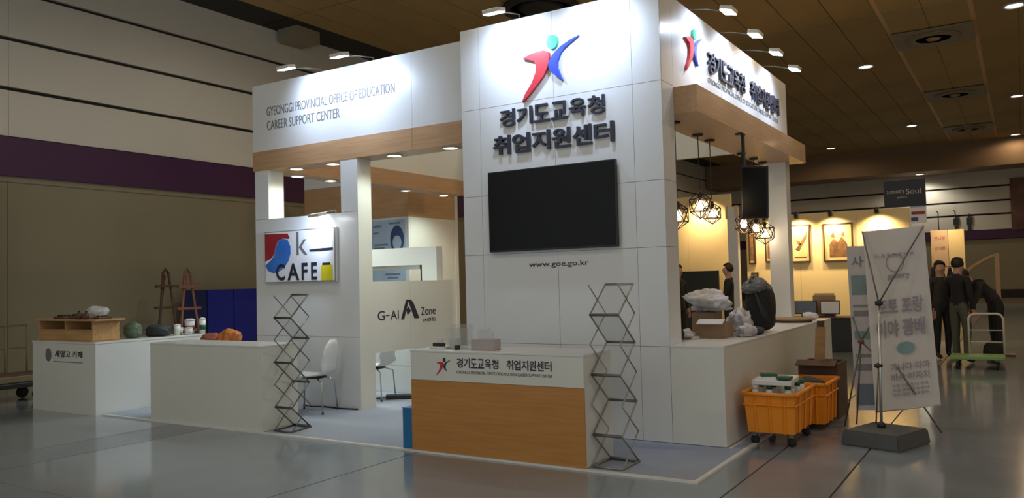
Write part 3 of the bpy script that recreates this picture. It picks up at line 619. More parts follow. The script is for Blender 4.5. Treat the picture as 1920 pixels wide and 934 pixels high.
# brochure racks: zig-zag folding frame with sloped acrylic trays
def brochure_rack(name, label, ox, oy, w_, top, nshelf, dpt, slant, sm='steel'):
    t = thing(name, label, 'rack', (ox, oy, 0.012))
    # rear points (y=oy+dpt/2) and front points alternate in height
    hs = [0.03 + (top - 0.03) * i / nshelf for i in range(nshelf + 1)]
    yb, yf = oy + dpt / 2, oy - dpt / 2
    for i in range(nshelf):
        zf0, zb0 = (hs[i + 1], hs[i]) if i % 2 == 0 else (hs[i], hs[i + 1])
        dx = slant
        fx, bx = ox - dx, ox + dx
        # sloping shelf frame
        P4 = [(fx - w_ / 2, yf, zf0), (fx + w_ / 2, yf, zf0), (bx + w_ / 2, yb, zb0), (bx - w_ / 2, yb, zb0)]
        fr = MB().tube(P4, 0.0085, 6, True).tube(P4[:2], 0.0125, 6).tube(P4[2:], 0.0125, 6).build('shelf_frame', M[sm], t)
        n = (Vector(P4[1]) - Vector(P4[0])).cross(Vector(P4[3]) - Vector(P4[0])).normalized() * 0.003
        ins = [Vector(p).lerp(sum((Vector(q) for q in P4), Vector()) / 4, 0.05) for p in P4]
        MB().add([p + n for p in ins] + [p - n for p in ins], [(0, 1, 2, 3), (7, 6, 5, 4), (0, 4, 5, 1), (1, 5, 6, 2), (2, 6, 7, 3), (3, 7, 4, 0)]).build('tray_sheet', M['acrylic'], fr)
        # counter-slanting scissor struts on both sides
        for sx in (-1, 1):
            MB().tube([(fx + sx * w_ / 2 * 1.04, yf, zb0), (bx + sx * w_ / 2 * 1.04, yb, zf0)], 0.0055, 6).build('scissor_strut', M[sm], t)
    if True:
        for sx in (-1, 1):
            MB().tube([(ox - slant + sx * w_ / 2, yf - .02, 0.022), (ox + slant + sx * w_ / 2, yb + .02, 0.022)], 0.010, 6).build('foot_bar', M[sm], t)
        for yy, dx in ((yf - .02, -slant), (yb + .02, slant)):
            MB().tube([(ox + dx - w_ / 2, yy, 0.022), (ox + dx + w_ / 2, yy, 0.022)], 0.010, 6).build('foot_bar', M[sm], t)
    return t
brochure_rack('brochure_rack', 'zigzag metal brochure rack right of the reception counter', -0.098, -0.98, 0.25, 1.45, 6, 0.30, 0.0, 'steelpale')
brochure_rack('brochure_rack', 'zigzag metal brochure rack at the end of the white counter', -3.80, -0.96, 0.245, 1.41, 6, 0.30, -0.03)

# chairs
def chair(label, loc, rz):
    t = thing('white_chair', label, 'chair', (0, 0, 0), 'white shell chairs')
    sh = MB(); nu, nv = 9, 16; vs = []
    for j in range(nv):
        s_ = j / (nv - 1)
        if s_ < 0.45: y = -0.22 + 0.40 * s_ / 0.45; z = 0.445 - 0.02 * math.sin(s_ / .45 * PI)
        elif s_ < 0.6: a = (s_ - 0.45) / 0.15 * PI / 2; y = 0.18 + 0.05 * math.sin(a); z = 0.445 + 0.05 * (1 - math.cos(a))
        else: y = 0.23 + 0.07 * (s_ - 0.6) / 0.4; z = 0.495 + 0.36 * (s_ - .6) / .4
        wd = 0.20 if s_ < 0.75 else 0.20 * math.sqrt(max(0.0, 1 - ((s_ - 0.75) / 0.27) ** 2))
        if s_ < .1: wd *= 0.85 + 1.5 * s_
        for i in range(nu):
            q = -1 + 2 * i / (nu - 1); vs.append((wd * q, y - 0.03 * q * q * (1 if s_ > .6 else 0), z + 0.02 * q * q * (1 if s_ < .6 else 0)))
    n = len(vs); back = [(a, b + (0.012 if k // nu > nv * .55 else 0), c - (0.012 if k // nu <= nv * .55 else 0)) for k, (a, b, c) in enumerate(vs)]
    fs = []
    for j in range(nv - 1):
        for i in range(nu - 1):
            a = j * nu + i; fs.append((a, a + 1, a + nu + 1, a + nu)); fs.append((n + a, n + a + nu, n + a + nu + 1, n + a + 1))
    for j in range(nv - 1):
        for a, b in ((j * nu, (j + 1) * nu), (j * nu + nu - 1, (j + 1) * nu + nu - 1)): fs.append((a, b, b + n, a + n))
    for i in range(nu - 1):
        for a in (i, (nv - 1) * nu + i): fs.append((a, a + 1, a + 1 + n, a + n))
    sh.add(vs + back, fs, True); sh.build('seat_shell', M['chair'], t)
    MB().bbox(-0.10, 0.10, -0.08, 0.14, 0.395, 0.418, .004).build('under_plate', M['black'], t)
    for sx in (-1, 1):
        for y0, y1 in ((-0.06, -0.21), (0.12, 0.23)):
            MB().tube([(sx * 0.10, y0, 0.40), (sx * 0.17, y1 * 0.9, 0.36), (sx * 0.19, y1, 0.005)], 0.009, 8).build('leg', M['chrome'], t)
            MB().lathe([(0.0, 0), (0.013, 0), (0.013, 0.02), (0, 0.021)], (sx * 0.19, y1, 0.0), 10).build('foot_cap', M['black'], t)
    t.location = loc; t.rotation_euler = (0, 0, rz); OFFS[t.name] = Vector(loc); return t
ch = chair('white shell chair against the wall under the cafe sign', (-4.48, -0.03, 0.013), -1.25)
dup(ch, (-4.50, 1.05, 0.013), -1.35, 'white shell chair partly hidden behind the zone panel')
t = thing('power_strip', 'black power strip on the booth floor behind the zone panel', 'power strip', (-4.2, 1.22, 0.013))
MB().obox((-4.2, 1.22, 0.04), (0.14, 0.10, 0), (-0.05, 0.06, 0), (0, 0, 0.025)).build('strip_body', M['black'], t, .006)
MB().tube([(-4.32, 1.12, 0.04), (-4.45, 1.0, 0.022), (-4.6, 0.85, 0.02), (-4.62, 0.6, 0.02)], 0.007, 6).build('cord', M['black'], t)
t = tag(MB().tube([(-4.95, 0.27, 0.022), (-4.75, 0.22, 0.022), (-4.6, 0.28, 0.022), (-4.3, 0.25, 0.022), (-4.05, 0.28, 0.022)], 0.009, 6).build('floor_cable', M['black']), 'black cable along the foot of the cafe wall', 'cable')

# ---------------------------------------------------------------- far left: blue screens, easels, trolley, bags
for i, (y, m, pw) in enumerate(((2.20, 'partition2', .48), (2.70, 'partition', .58), (3.30, 'partition', .72))):
    t = thing('blue_screen', ['dark navy folding screen panel, leftmost by the hall wall', 'royal blue screen panel in the middle of the row', 'royal blue screen panel beside the booth wall'][i], 'screen', (-10.0, y + .36, 0), 'blue screen panels by the hall wall')
    MB().bbox(-10.02, -9.98, y, y + pw, 0.08, 1.48, .006).build('fabric_panel', M[m], t)
    for yy in (y + .06, y + pw - .06): MB().box(-10.16, -9.84, yy - .02, yy + .02, 0.0, 0.075).build('foot', M['steel'], t)
def easel(label, y, m, s, dx=0.0):
    t = thing('display_easel', label, 'easel', (-9.7, y, 0))
    for sy in (-1, 1): MB().tube([(-9.66, y + sy * 0.05, 1.80 * s), (-9.55, y + sy * 0.26, 0.0)], 0.022, 6).build('front_leg', m, t)
    MB().tube([(-9.68, y, 1.75 * s), (-10.05, y, 0.0)], 0.02, 6).build('rear_leg', m, t)
    for z, hw in ((1.56, 0.20), (1.2, .22), (0.84, 0.24)):
        MB().box(-9.66, -9.60, y - hw, y + hw, z * s - .02, z * s + .02).build('cross_bar', m, t)
    MB().tube([(-9.66, y - .05, 1.78 * s), (-9.66, y, 1.86 * s), (-9.66, y + .05, 1.78 * s)], 0.02, 6).build('top_hook', m, t)
    t.location.x += dx
    return t
easel('dark wooden easel standing at the hall wall, left of the pair', 1.62, M['darkwood'], 1.0)
easel('reddish wooden easel standing at the hall wall by the navy screen', 1.50, M['redwood'], 0.99, 0.75)
t = thing('luggage_trolley', 'olive tube-framed luggage trolley against the hall wall', 'trolley', (-9.6, -1.4, 0))
for y in (-0.68, -0.98, -1.35, -2.1): MB().tube([(-9.62, y, 0.28), (-9.62, y, 1.04)], 0.014, 6).build('upright_tube', M['olivetube'], t)
MB().tube([(-9.62, -0.68, 1.04), (-9.62, -2.1, 1.04)], 0.016, 6).build('top_rail', M['olivetube'], t)
MB().tube([(-9.62, -0.68, 0.72), (-9.62, -2.1, 0.72)], 0.010, 6).build('mid_rail', M['olivetube'], t)
MB().bbox(-9.68, -9.02, -2.15, -0.55, 0.20, 0.27, .01).build('deck', M['black'], t)
for x, y in ((-9.12, -0.78), (-9.12, -1.95), (-9.55, -0.78), (-9.55, -1.95)):
    c = MB().lathe([(0.0, -0.02), (0.08, -0.02), (0.085, 0), (0.08, 0.02), (0, 0.02)], (x, y, 0.085), 16, (1, 0, 0)).build('caster_wheel', M['rubber'], t)
    MB().box(x - .03, x + .03, y - .02, y + .02, 0.172, 0.198).build('caster_fork', M['steel'], c)
t = thing('folded_board', 'flat dark board stacked on the luggage trolley deck', 'board', (-9.35, -1.2, 0.27))
MB().bbox(-9.58, -9.1, -1.9, -0.60, 0.272, 0.36, .01).build('board_core', M['olivetube'], t)
MB().box(-9.56, -9.12, -1.88, -0.62, 0.361, 0.38).build('top_sheet', M['carddark'], t)
t = tag(MB().blob((-6.45, 0.1, 0.805), (0.17, 0.14, 0.11), 21, 0.3, 3, 0.702).build('red_bag', M['red_pr']), 'brick red bag on the low stool behind the white counter', 'bag')
t = tag(MB().blob((-6.10, 0.1, 0.83), (0.16, 0.14, 0.14), 22, 0.3, 3, 0.702).build('orange_bag', M['orange2']), 'rust orange bag on the low stool behind the white counter', 'bag')
t = thing('low_bench', 'low bench under the red and orange bags', 'bench', (-6.28, 0.1, 0))
MB().bbox(-6.66, -5.92, -0.08, 0.26, 0.67, 0.70, .006).build('seat', M['darkwood'], t)
for x in (-6.62, -5.96):
    for y in (-.05, .23): MB().box(x - .02, x + .02, y - .02, y + .02, 0.013, 0.67).build('leg', M['darkwood'], t)

# ================================================================== right side: hanging monitor, pendants, heap on counter
t = thing('hanging_monitor', 'black monitor hung on a pole from the wood beam', 'monitor', (0.2, 1.75, 3.03))
tl = 0.10
def hm(mb):     # tilt the hung screen slightly forward and turn it to the aisle
    R_ = Matrix.Rotation(math.radians(9), 3, 'X') @ Matrix.Rotation(math.radians(4), 3, 'Y'); c = Vector((0.335, 1.75, 2.38))
    mb.v = [tuple(c + R_ @ (Vector(v) - c)) for v in mb.v]; return mb
hm(MB().bbox(0.195, 0.475, 1.71, 1.755, 2.10, 2.66, .012)).build('housing', M['bezel'], t)
hm(MB().bbox(0.235, 0.435, 1.757, 1.82, 2.2, 2.56, .02)).build('rear_bulge', M['black'], t)
hm(MB().box(0.207, 0.463, 1.7075, 1.7095, 2.12, 2.64)).build('screen', M['screen'], t)
MB().bbox(0.19, 0.222, 1.79, 1.83, 2.55, 3.03, .006).build('pole', M['black'], t)
MB().bbox(0.19, 0.36, 1.795, 1.825, 2.5, 2.56, .006).build('bracket', M['black'], t)
MB().bbox(0.14, 0.222, 1.74, 1.86, 3.012, 3.028, .004).build('ceiling_plate', M['black'], t)
def pendant(x, y, z, r, label, nb=1):
    t = thing('pendant_lamp', label, 'lamp', (x, y, 3.03), 'cage pendant lamps over the side counter')
    MB().lathe([(0.0, 0), (0.06, 0), (0.055, -0.022), (0, -0.025)], (x, y, 3.03), 16).build('canopy', M['black'], t)
    MB().tube([(x, y, 3.01), (x, y, z + r + .05)], 0.005, 6).build('cord', M['black'], t)
    MB().lathe([(0.0, 0.09), (0.022, 0.085), (0.026, 0.0), (0, 0)], (x, y, z + r * .45), 12).build('socket', M['brown_metal'], t)
    b = MB().lathe([(0.0, -.05), (0.025, -.045), (0.042, -.015), (0.042, 0.012), (0.022, 0.05), (0, 0.055)], (x, y, z), 14).build('bulb', M['bulb'], t)
    bm = bmesh.new(); bmesh.ops.create_icosphere(bm, subdivisions=1, radius=r)
    mb = MB()
    for e in bm.edges:
        mb.tube([Vector((x, y, z)) + Vector((e.verts[0].co.x, e.verts[0].co.y, e.verts[0].co.z * 1.1)), Vector((x, y, z)) + Vector((e.verts[1].co.x, e.verts[1].co.y, e.verts[1].co.z * 1.1))], 0.006, 5)
    bm.free(); mb.build('wire_cage', M['brown_metal'], t)
    light('bulb_glow', 'POINT', (x, y, z - 0.075), 2.2, WARM, t, radius=0.04)
pendant(-0.143, 0.69, 2.10, 0.12, 'cage pendant lamp nearest the tower edge')
pendant(-0.197, 1.52, 2.26, 0.13, 'cage pendant lamp hung highest, second from the tower')
pendant(-0.21, 1.95, 2.20, 0.11, 'cage pendant lamp just left of the hanging monitor')
pendant(-0.22, 3.20, 2.14, 0.12, 'cage pendant lamp glowing under the hanging monitor, left')
pendant(-0.22, 3.75, 2.11, 0.12, 'cage pendant lamp glowing under the hanging monitor, right')
pendant(-0.228, 4.20, 2.06, 0.14, 'cage pendant lamp right of the hanging monitor, before the post')

CZ = 0.887
t = thing('brown_carton', 'open brown carton at the front of the counter heap', 'box', (0.12, 0.95, CZ))
MB().box(-0.02, 0.24, 0.85, 0.86, CZ, CZ + .15).build('front_wall', M['card'], t); MB().box(-0.02, 0.24, 1.10, 1.11, CZ, CZ + .15).build('back_wall', M['card'], t)
MB().box(-0.02, -0.01, 0.861, 1.099, CZ, CZ + .15).build('side_wall', M['card'], t); MB().box(0.23, 0.24, 0.861, 1.099, CZ, CZ + .15).build('side_wall', M['card'], t)
MB().box(-0.01, 0.23, 0.861, 1.099, CZ, CZ + .012).build('floor_flap', M['card'], t)
MB().obox((0.11, 0.81, CZ + .165), (0.13, 0, 0), (0, 0.045, 0.02), (0, 0.002, -.004)).build('lid_flap', M['cloth'], t)
t = thing('brown_carton', 'taller brown carton behind under the white bags', 'box', (-0.05, 1.28, CZ))
MB().bbox(-0.2, 0.04, 1.15, 1.40, CZ, CZ + .24, .004).build('carton_body', M['card'], t)
MB().box(-0.2, 0.04, 1.26, 1.31, CZ + .241, CZ + .243).build('tape', M['cloth'], t)
for c, r, sd, lb in (((-0.04, 1.28, 1.225), (0.21, 0.16, 0.115), 31, 'white plastic bag on top of the counter heap'), ((0.17, 1.55, 1.01), (0.12, 0.13, 0.125), 32, 'grey white plastic bag right in the counter heap'),
                     ((0.345, 1.2, 0.94), (0.10, 0.14, 0.065), 33, 'flat white paper bag spilling toward the counter edge'), ((-0.10, 0.72, 0.93), (0.07, 0.09, 0.045), 34, 'small crumpled pale paper at the left of the heap')):
    tag(MB().blob(c, r, sd, 0.62, 3, CZ + (.255 if sd == 31 else .001)).build('plastic_bag', M['plasticbag']), lb, 'bag', 'bags heaped on the side counter')
t = tag(MB().blob((0.39, 1.46, 0.925), (0.06, 0.07, 0.04), 35, 0.25, 3, CZ).build('black_pouch', M['darkcloth']), 'small black pouch between the bags and the tall black bag', 'pouch')
t = tag(MB().blob((-0.12, 0.47, 0.95), (0.09, 0.09, 0.07), 36, 0.25, 3, CZ).build('black_bag', M['jacket']), 'black bag lying by the tower edge on the side counter', 'bag')
t = thing('tall_bag', 'tall black bag with grey checked top standing on the side counter', 'bag', (0.30, 1.85, CZ))
bm = bmesh.new(); bmesh.ops.create_icosphere(bm, subdivisions=4, radius=1)
for v in bm.verts:
    p = v.co; k = 1 + .05 * math.sin(7 * p.x + 3 * p.z) + .05 * math.sin(9 * p.y - 4 * p.z)
    sx = math.copysign(abs(p.x) ** .6, p.x); sy = math.copysign(abs(p.y) ** .6, p.y); sz = math.copysign(abs(p.z) ** .75, p.z)
    v.co = (0.30 + .135 * sx * k * (1 - .12 * sz), 1.92 + .18 * sy * k * (1 - .1 * sz), CZ + .265 + .26 * sz)
MB().frombm(bm, True).build('bag_body', M['jacket'], t)
MB().blob((0.27, 1.88, CZ + .48), (0.14, 0.18, 0.09), 41, .25).build('checked_flap', M['greycheck'], t)
MB().tube([(0.25, 1.72, CZ + .53), (0.25, 1.74, CZ + .585), (0.25, 1.84, CZ + .60), (0.25, 1.90, CZ + .53)], 0.012, 6).build('carry_loop', M['greycheck'], t)
for k in range(3): MB().tube([(0.30 + .02 * k, 1.715, CZ + .42 - .06 * k), (0.36, 1.72, CZ + .28 - .04 * k), (0.43, 1.79, CZ + .1)], 0.010, 6).build('strap', M['darkcloth'], t)
t = thing('serving_tray', 'tan oval tray lying at the far end of the side counter', 'tray', (0.2, 3.75, CZ))
MB().lathe([(0.0, 0), (0.22, 0), (0.24, 0.015), (0.0, 0.016)], (0.21, 3.72, CZ), 28).build('tray_base', M['carddark'], t)
MB().lathe([(0.20, 0.017), (0.25, 0.05), (0.265, 0.05), (0.225, 0.017)], (0.21, 3.72, CZ), 28).build('tray_rim', M['tan'], t)
t = tag(MB().blob((0.30, 4.32, 0.93), (0.10, 0.09, 0.05), 42, .3, 3, CZ).build('crumpled_paper', M['cloth']), 'crumpled white paper at the counter end beside the post', 'paper')

# ================================================================== crates on casters, cartons
def crate(name, label, cx, cy, ang, L, Wd, z0, z1, m, casters=True):
    t = thing(name, label, 'crate', (cx, cy, 0))
    u = Vector((math.cos(ang), math.sin(ang), 0)); v = Vector((-u.y, u.x, 0)); c0 = Vector((cx, cy, 0))
    def quadpanel(a0, b0, a1, b1, th, name):    # tapered wall
        k = 0.90
        P0 = [c0 + u * a0 * k + v * b0 * k + Z * z0, c0 + u * a1 * k + v * b1 * k + Z * z0, c0 + u * a1 + v * b1 + Z * z1, c0 + u * a0 + v * b0 + Z * z1]
        n = (P0[1] - P0[0]).cross(P0[3] - P0[0]).normalized() * th
        return MB().add(P0 + [p + n for p in P0], [(0, 1, 2, 3), (7, 6, 5, 4), (0, 4, 5, 1), (1, 5, 6, 2), (2, 6, 7, 3), (3, 7, 4, 0)]).build(name, m, t), P0, n
    hl, hw = L / 2, Wd / 2
    for a in ((-hl, -hw, hl, -hw), (hl, -hw, hl, hw), (hl, hw, -hl, hw), (-hl, hw, -hl, -hw)):
        o, P0, n = quadpanel(*a, -0.012, 'crate_wall')
        nn = -n.normalized() if (P0[0] + P0[2] - 2 * c0 ).dot(n) < 0 else n.normalized()
        for q in (0.2, 0.5, 0.8):
            a_ = P0[0].lerp(P0[1], q); b_ = P0[3].lerp(P0[2], q)
            MB().tube([a_ + nn * .008, b_ + nn * .008], 0.010, 4).build('rib', m, o)
        MB().tube([P0[3] + nn * .01, P0[2] + nn * .01], 0.018, 6).build('rim', m, o)
        MB().tube([P0[3].lerp(P0[0], .28) + nn * .008, P0[2].lerp(P0[1], .28) + nn * .008], 0.010, 4).build('rib', m, o)
    MB().obox(c0 + Z * (z0 + .008), u * hl * .9, v * hw * .9, Z * .008).build('crate_floor', m, t)
    if casters:
        for sa in (-1, 1):
            for sb in (-1, 1):
                p = c0 + u * hl * .72 * sa + v * hw * .72 * sb
                cw = MB().lathe([(0.0, -0.015), (0.036, -0.015), (0.04, 0), (0.036, 0.015), (0, 0.015)], (p.x, p.y, 0.041), 14, tuple(v)).build('caster_wheel', M['rubber'], t)
                MB().box(p.x - .02, p.x + .02, p.y - .02, p.y + .02, 0.078, z0 - .001).build('caster_fork', M['steel'], cw)
    return t
crate('orange_crate', 'orange plastic crate on casters full of green-capped bottles', 0.80, 0.60, 0.0, 0.44, 0.76, 0.12, 0.46, M['orange'])
k = 0
for i in range(3):
    for j in range(4):
        x = 0.66 + .13 * i + random.uniform(-.02, .02); y = 0.36 + .165 * j + random.uniform(-.02, .02)
        lb = '%s-capped bottle, %s row of the orange crate, %s' % ('green' if (i + j) % 3 else 'white', ('first', 'second', 'third', 'fourth')[j], ('counter side', 'middle', 'aisle side')[i])
        t = thing('bottle', lb, 'bottle', (x, y, 0.137), 'bottles in the orange crate')
        MB().lathe([(0.0, 0), (0.05, 0), (0.052, 0.26), (0.03, 0.33), (0.022, 0.35)], (x, y, 0.137), 12).build('bottle_body', M['bottle'], t)
        MB().lathe([(0.026, 0.351), (0.028, 0.385), (0, 0.387)], (x, y, 0.137), 12).build('cap', M['cap'] if (i + j) % 3 else M['bottle'], t)
t = thing('white_tray', 'white lidded tub lying across the bottles in the orange crate', 'tub', (0.80, 0.42, 0.53))
MB().obox((0.80, 0.47, 0.555), (0.17, 0, 0), (0, 0.16, 0.01), (0, 0, 0.022)).build('tub_body', M['bottle'], t, .008)
MB().obox((0.72, 0.55, 0.592), (0.07, .02, 0), (-.02, 0.05, 0.0), (0, 0, 0.012)).build('green_lid', M['cap'], t, .004)
MB().obox((0.90, 0.38, 0.590), (0.06, .0, 0), (0, 0.06, 0.0), (0, 0, 0.012)).build('green_lid', M['cap'], t, .004)
crate('orange_crate', 'second orange crate standing behind the bottle crate', 0.88, 1.47, 0.0, 0.40, 0.62, 0.06, 0.44, M['orange'], False)
t = tag(MB().blob((0.88, 1.47, 0.38), (0.13, 0.2, 0.09), 51, .25, 3).build('dark_cloth', M['darkcloth']), 'dark folded cloth in the second orange crate', 'cloth')
t = thing('large_carton', 'large dark brown carton behind the orange crates', 'box', (0.80, 2.15, 0))
for b in ((0.67, 1.06, 1.90, 1.915), (0.67, 1.06, 2.395, 2.41), (0.67, 0.685, 1.916, 2.394), (1.045, 1.06, 1.916, 2.394)):
    MB().box(b[0], b[1], b[2], b[3], 0.0, 0.56).build('carton_wall', M['carddark'], t)
MB().box(0.686, 1.044, 1.916, 2.394, 0.0, 0.015).build('carton_floor', M['carddark'], t)
MB().obox((0.865, 1.83, 0.575), (0.195, 0, 0), (0, 0.075, 0.02), (0, 0.001, -.004)).build('flap', M['carddark'], t)
t = thing('wood_plank', 'upright brown plank sticking out of the large carton', 'plank', (0.82, 2.0, 0.016))
MB().obox((0.86, 2.02, 0.48), (0.05, 0, 0), (0, 0.012, 0), (0.028, 0, 0.455)).build('plank_body', M['plywood'], t)
MB().obox((0.889, 2.02, 0.965), (0.035, 0, 0), (0, 0.014, 0), (0.002, 0, 0.032)).build('end_cap', M['carddark'], t)

# ================================================================== X-BANNERS
B = thing('x_banner', 'tall pale X-frame banner with Korean print on a grey base', 'banner', (1.64, 0.8, 0))
ca = math.radians(71); u = Vector((math.cos(ca), math.sin(ca), 0)); v = Vector((-u.y, u.x, 0))
bc = Vector((1.637, 0.80, 0))
bs = MB(); bm = bmesh.new(); bmesh.ops.create_cube(bm, size=1)
for q in bm.verts:
    k = 0.93 if q.co.z > 0 else 1.0
    q.co = bc + u * q.co.x * .58 * k + v * q.co.y * .52 * k + Z * (0.065 + q.co.z * .13)
bmesh.ops.bevel(bm, geom=bm.edges[:], offset=.012, segments=2, affect='EDGES'); bs.frombm(bm); bs.build('water_base', M['base'], B)
MB().lathe([(0.035, 0), (0.035, 0.03), (0.015, 0.05)], (1.60, 0.86, 0.13), 14).build('base_socket', M['black'], B)
MB().tube([(1.60, 0.86, 0.15), (1.60, 1.02, 1.22)], 0.012, 8).build('pole', M['alum'], B)
yb = 1.13
def bquad(): 
    A = [(1.462, 1.20, 1.875), (1.975, 1.20, 1.900), (2.04, 1.24, 0.30), (1.50, 1.24, 0.20)]
    return A
A = [Vector(p) for p in bquad()]
nu, nv = 8, 14; vs = []; fs = []
for j in range(nv + 1):
    for i in range(nu + 1):
        a = A[0].lerp(A[1], i / nu); b = A[3].lerp(A[2], i / nu); p = a.lerp(b, j / nv)
        p.y += 0.02 * math.sin(3.1 * i / nu * PI) * math.sin(j / nv * PI) + 0.03 * (i / nu - .5) ** 2; vs.append(p)
n = len(vs)
for j in range(nv):
    for i in range(nu):
        q = j * (nu + 1) + i; fs += [(q, q + 1, q + nu + 2, q + nu + 1), (n + q, n + q + nu + 1, n + q + nu + 2, n + q + 1)]
MB().add(vs + [p + Vector((0, .003, 0)) for p in vs], fs, True).build('banner_cloth', M['banner'], B)
def onb(a, b, off=0.03):  # point on the banner, a across 0..1, b down 0..1
    p = A[0].lerp(A[1], a).lerp(A[3].lerp(A[2], a), b); return p - Y * off
def btext(txt, a0, a1, b0, b1, m, bold=0.01):
    o = onb(a0, b1); letters(txt, o, (onb(a1, b1) - o).normalized(), (onb(a0, b0) - o).normalized(), (onb(a1, b1) - o).length, (onb(a0, b0) - o).length, 0.002, bold).build('print', m, B)
btext('포토 포랑', .16, .88, .385, .475, M['palepr'], .02); btext('이야 광배', .12, .88, .505, .60, M['palepr'], .02)
btext('G A R A E H A', .18, .82, .135, .155, M['palepr']); btext('gallery', .36, .72, .245, .285, M['palepr'])
ring = [onb(.50 + .14 * math.cos(a * PI / 12), .19 + .05 * math.sin(a * PI / 12)) for a in range(24)]
MB().tube(ring, .004, 5, True).build('print_ring', M['palepr'], B)
MB().add([onb(.36 + .14 * math.cos(a * PI / 8) + .2, .665 + .034 * math.sin(a * PI / 8)) for a in range(16)] + [onb(.36 + .14 * math.cos(a * PI / 8) + .2, .665 + .034 * math.sin(a * PI / 8), .028) for a in range(16)], [tuple(range(16)), tuple(range(31, 15, -1))] + [(i, (i + 1) % 16, 16 + (i + 1) % 16, 16 + i) for i in range(16)]).build('print_oval', M['tealpr'], B)
for b, tx in ((.745, '가나다 라마'), (.80, '바사 아자차')): btext(tx, .3, .9, b, b + .042, M['palepr'], .01)
for b in (.86, .885, .91): btext('모집 상담 안내 문의', .3, .85, b, b + .016, M['palepr'])
h1 = Vector((1.60, 1.02, 1.215)); h2 = Vector((1.585, 0.95, 0.66))
MB().lathe([(0.0, -.03), (0.03, -.02), (0.036, .012), (0.0, .03)], h1, 12).build('hub', M['black'], B)
MB().lathe([(0.0, -.03), (0.035, -.012), (0.035, .012), (0.0, .03)], h2, 12).build('hub', M['black'], B)
for q, nm in ((A[1] - Y * .02, 'upper_arm'), (A[0] - Y * .02, 'upper_arm')): MB().tube([h1, q], .007, 6).build(nm, M['steel'], B)
MB().tube([(1.72, 1.1, .63), (2.02, 1.45, 0.012)], .007, 6).build('lower_leg', M['steel'], B)
MB().tube([h2, (1.52, 1.05, .012)], .007, 6).build('lower_leg', M['steel'], B)
MB().tube([A[2], A[3]], .008, 6).build('bottom_rod', M['alum'], B)
B2 = thing('x_banner', 'narrow blue-and-white X-frame banner behind the tall banner', 'banner', (1.36, 1.6, 0))
N = [Vector((1.236, 1.66, 1.757)), Vector((1.66, 1.86, 1.757)), Vector((1.70, 1.86, 0.14)), Vector((1.265, 1.66, 0.14))]
MB().add(N + [p + Y * .003 for p in N], [(0, 1, 2, 3), (7, 6, 5, 4), (0, 4, 5, 1), (1, 5, 6, 2), (2, 6, 7, 3), (3, 7, 4, 0)]).build('banner_cloth', M['banner2'], B2)
def onn(a, b, off=.004): return N[0].lerp(N[1], a).lerp(N[3].lerp(N[2], a), b) - Y * off
for b0, b1, m in ((.18, .30, 'tealpr'), (.36, .375, 'palepr'), (.395, .43, 'palepr'), (.52, .57, 'tealpr'), (.66, .68, 'palepr'), (.72, .76, 'palepr'), (.84, .97, 'bluepr')):
    q = [onn(.06, b0), onn(.92, b0), onn(.92, b1), onn(.06, b1)]
    MB().add(q + [p + Y * .002 for p in q], [(0, 1, 2, 3), (7, 6, 5, 4), (0, 4, 5, 1), (1, 5, 6, 2), (2, 6, 7, 3), (3, 7, 4, 0)]).build('print_block', M[m], B2)
o = onn(.08, .13); letters('사진전', o, (onn(.9, .13) - o).normalized(), Z, .34, .11, .002, .01).build('print', M['bluepr'], B2)
hb = Vector((1.36, 1.5, .83))
MB().lathe([(0.0, -.03), (0.03, -.012), (0.03, .012), (0.0, .03)], hb, 12).build('hub', M['redwood'], B2)
for p in ((1.27, 1.64, 1.06), (1.48, 1.6, 1.06), (1.19, 1.45, .012), (1.27, 1.62, .012), (1.50, 1.42, .70)):
    MB().tube([hb, p], .008, 6).build('frame_arm', M['steel'], B2)

# ================================================================== FAR BOOTH
Wf = thing('gallery_wall', 'cream gallery wall lit warm with framed pictures', 'partition', (-1.4, 12.1, 0))
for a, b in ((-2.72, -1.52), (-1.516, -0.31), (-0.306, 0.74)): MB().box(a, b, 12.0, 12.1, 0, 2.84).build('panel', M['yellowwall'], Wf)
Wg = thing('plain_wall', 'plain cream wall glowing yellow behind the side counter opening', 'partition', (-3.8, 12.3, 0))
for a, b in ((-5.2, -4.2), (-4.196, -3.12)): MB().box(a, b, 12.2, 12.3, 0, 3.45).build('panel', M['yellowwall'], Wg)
t = thing('gallery_post', 'white post between the plain wall and the gallery wall', 'post', (-2.9, 11.6, 0))
MB().box(-3.0, -2.77, 11.5, 11.65, 0.02, 3.07).build('shaft', M['white'], t); MB().box(-3.04, -2.73, 11.46, 11.69, 0, 0.019).build('foot_plate', M['alum'], t)
MB().box(-3.03, -2.97, 11.48, 11.499, 2.8, 3.1).build('sticker', M['litpaper'], t); MB().box(-2.82, -2.74, 11.48, 11.499, 2.82, 3.1).build('sticker', M['litpaper'], t)
def picture(label, x0, x1, z0, z1, art, y=12.0):
    t = thing('framed_picture', label, 'picture', ((x0 + x1) / 2, y - .03, (z0 + z1) / 2), 'framed pictures on the gallery wall')
    b = .03
    for bx in ((x0, x1, z1 - b, z1), (x0, x1, z0, z0 + b), (x0, x0 + b, z0 + b, z1 - b), (x1 - b, x1, z0 + b, z1 - b)): MB().box(bx[0], bx[1], y - .05, y - .002, bx[2], bx[3]).build('frame_bar', M['framedark'], t)
    MB().box(x0 + b, x1 - b, y - .03, y - .004, z0 + b, z1 - b).build('canvas', M['artground'], t)
    for poly in art: MB().prism(poly, (x0, y - .030, z0), X * (x1 - x0), Z * (z1 - z0), -Y * .004).build('painted_shape', M['artdark'], t)
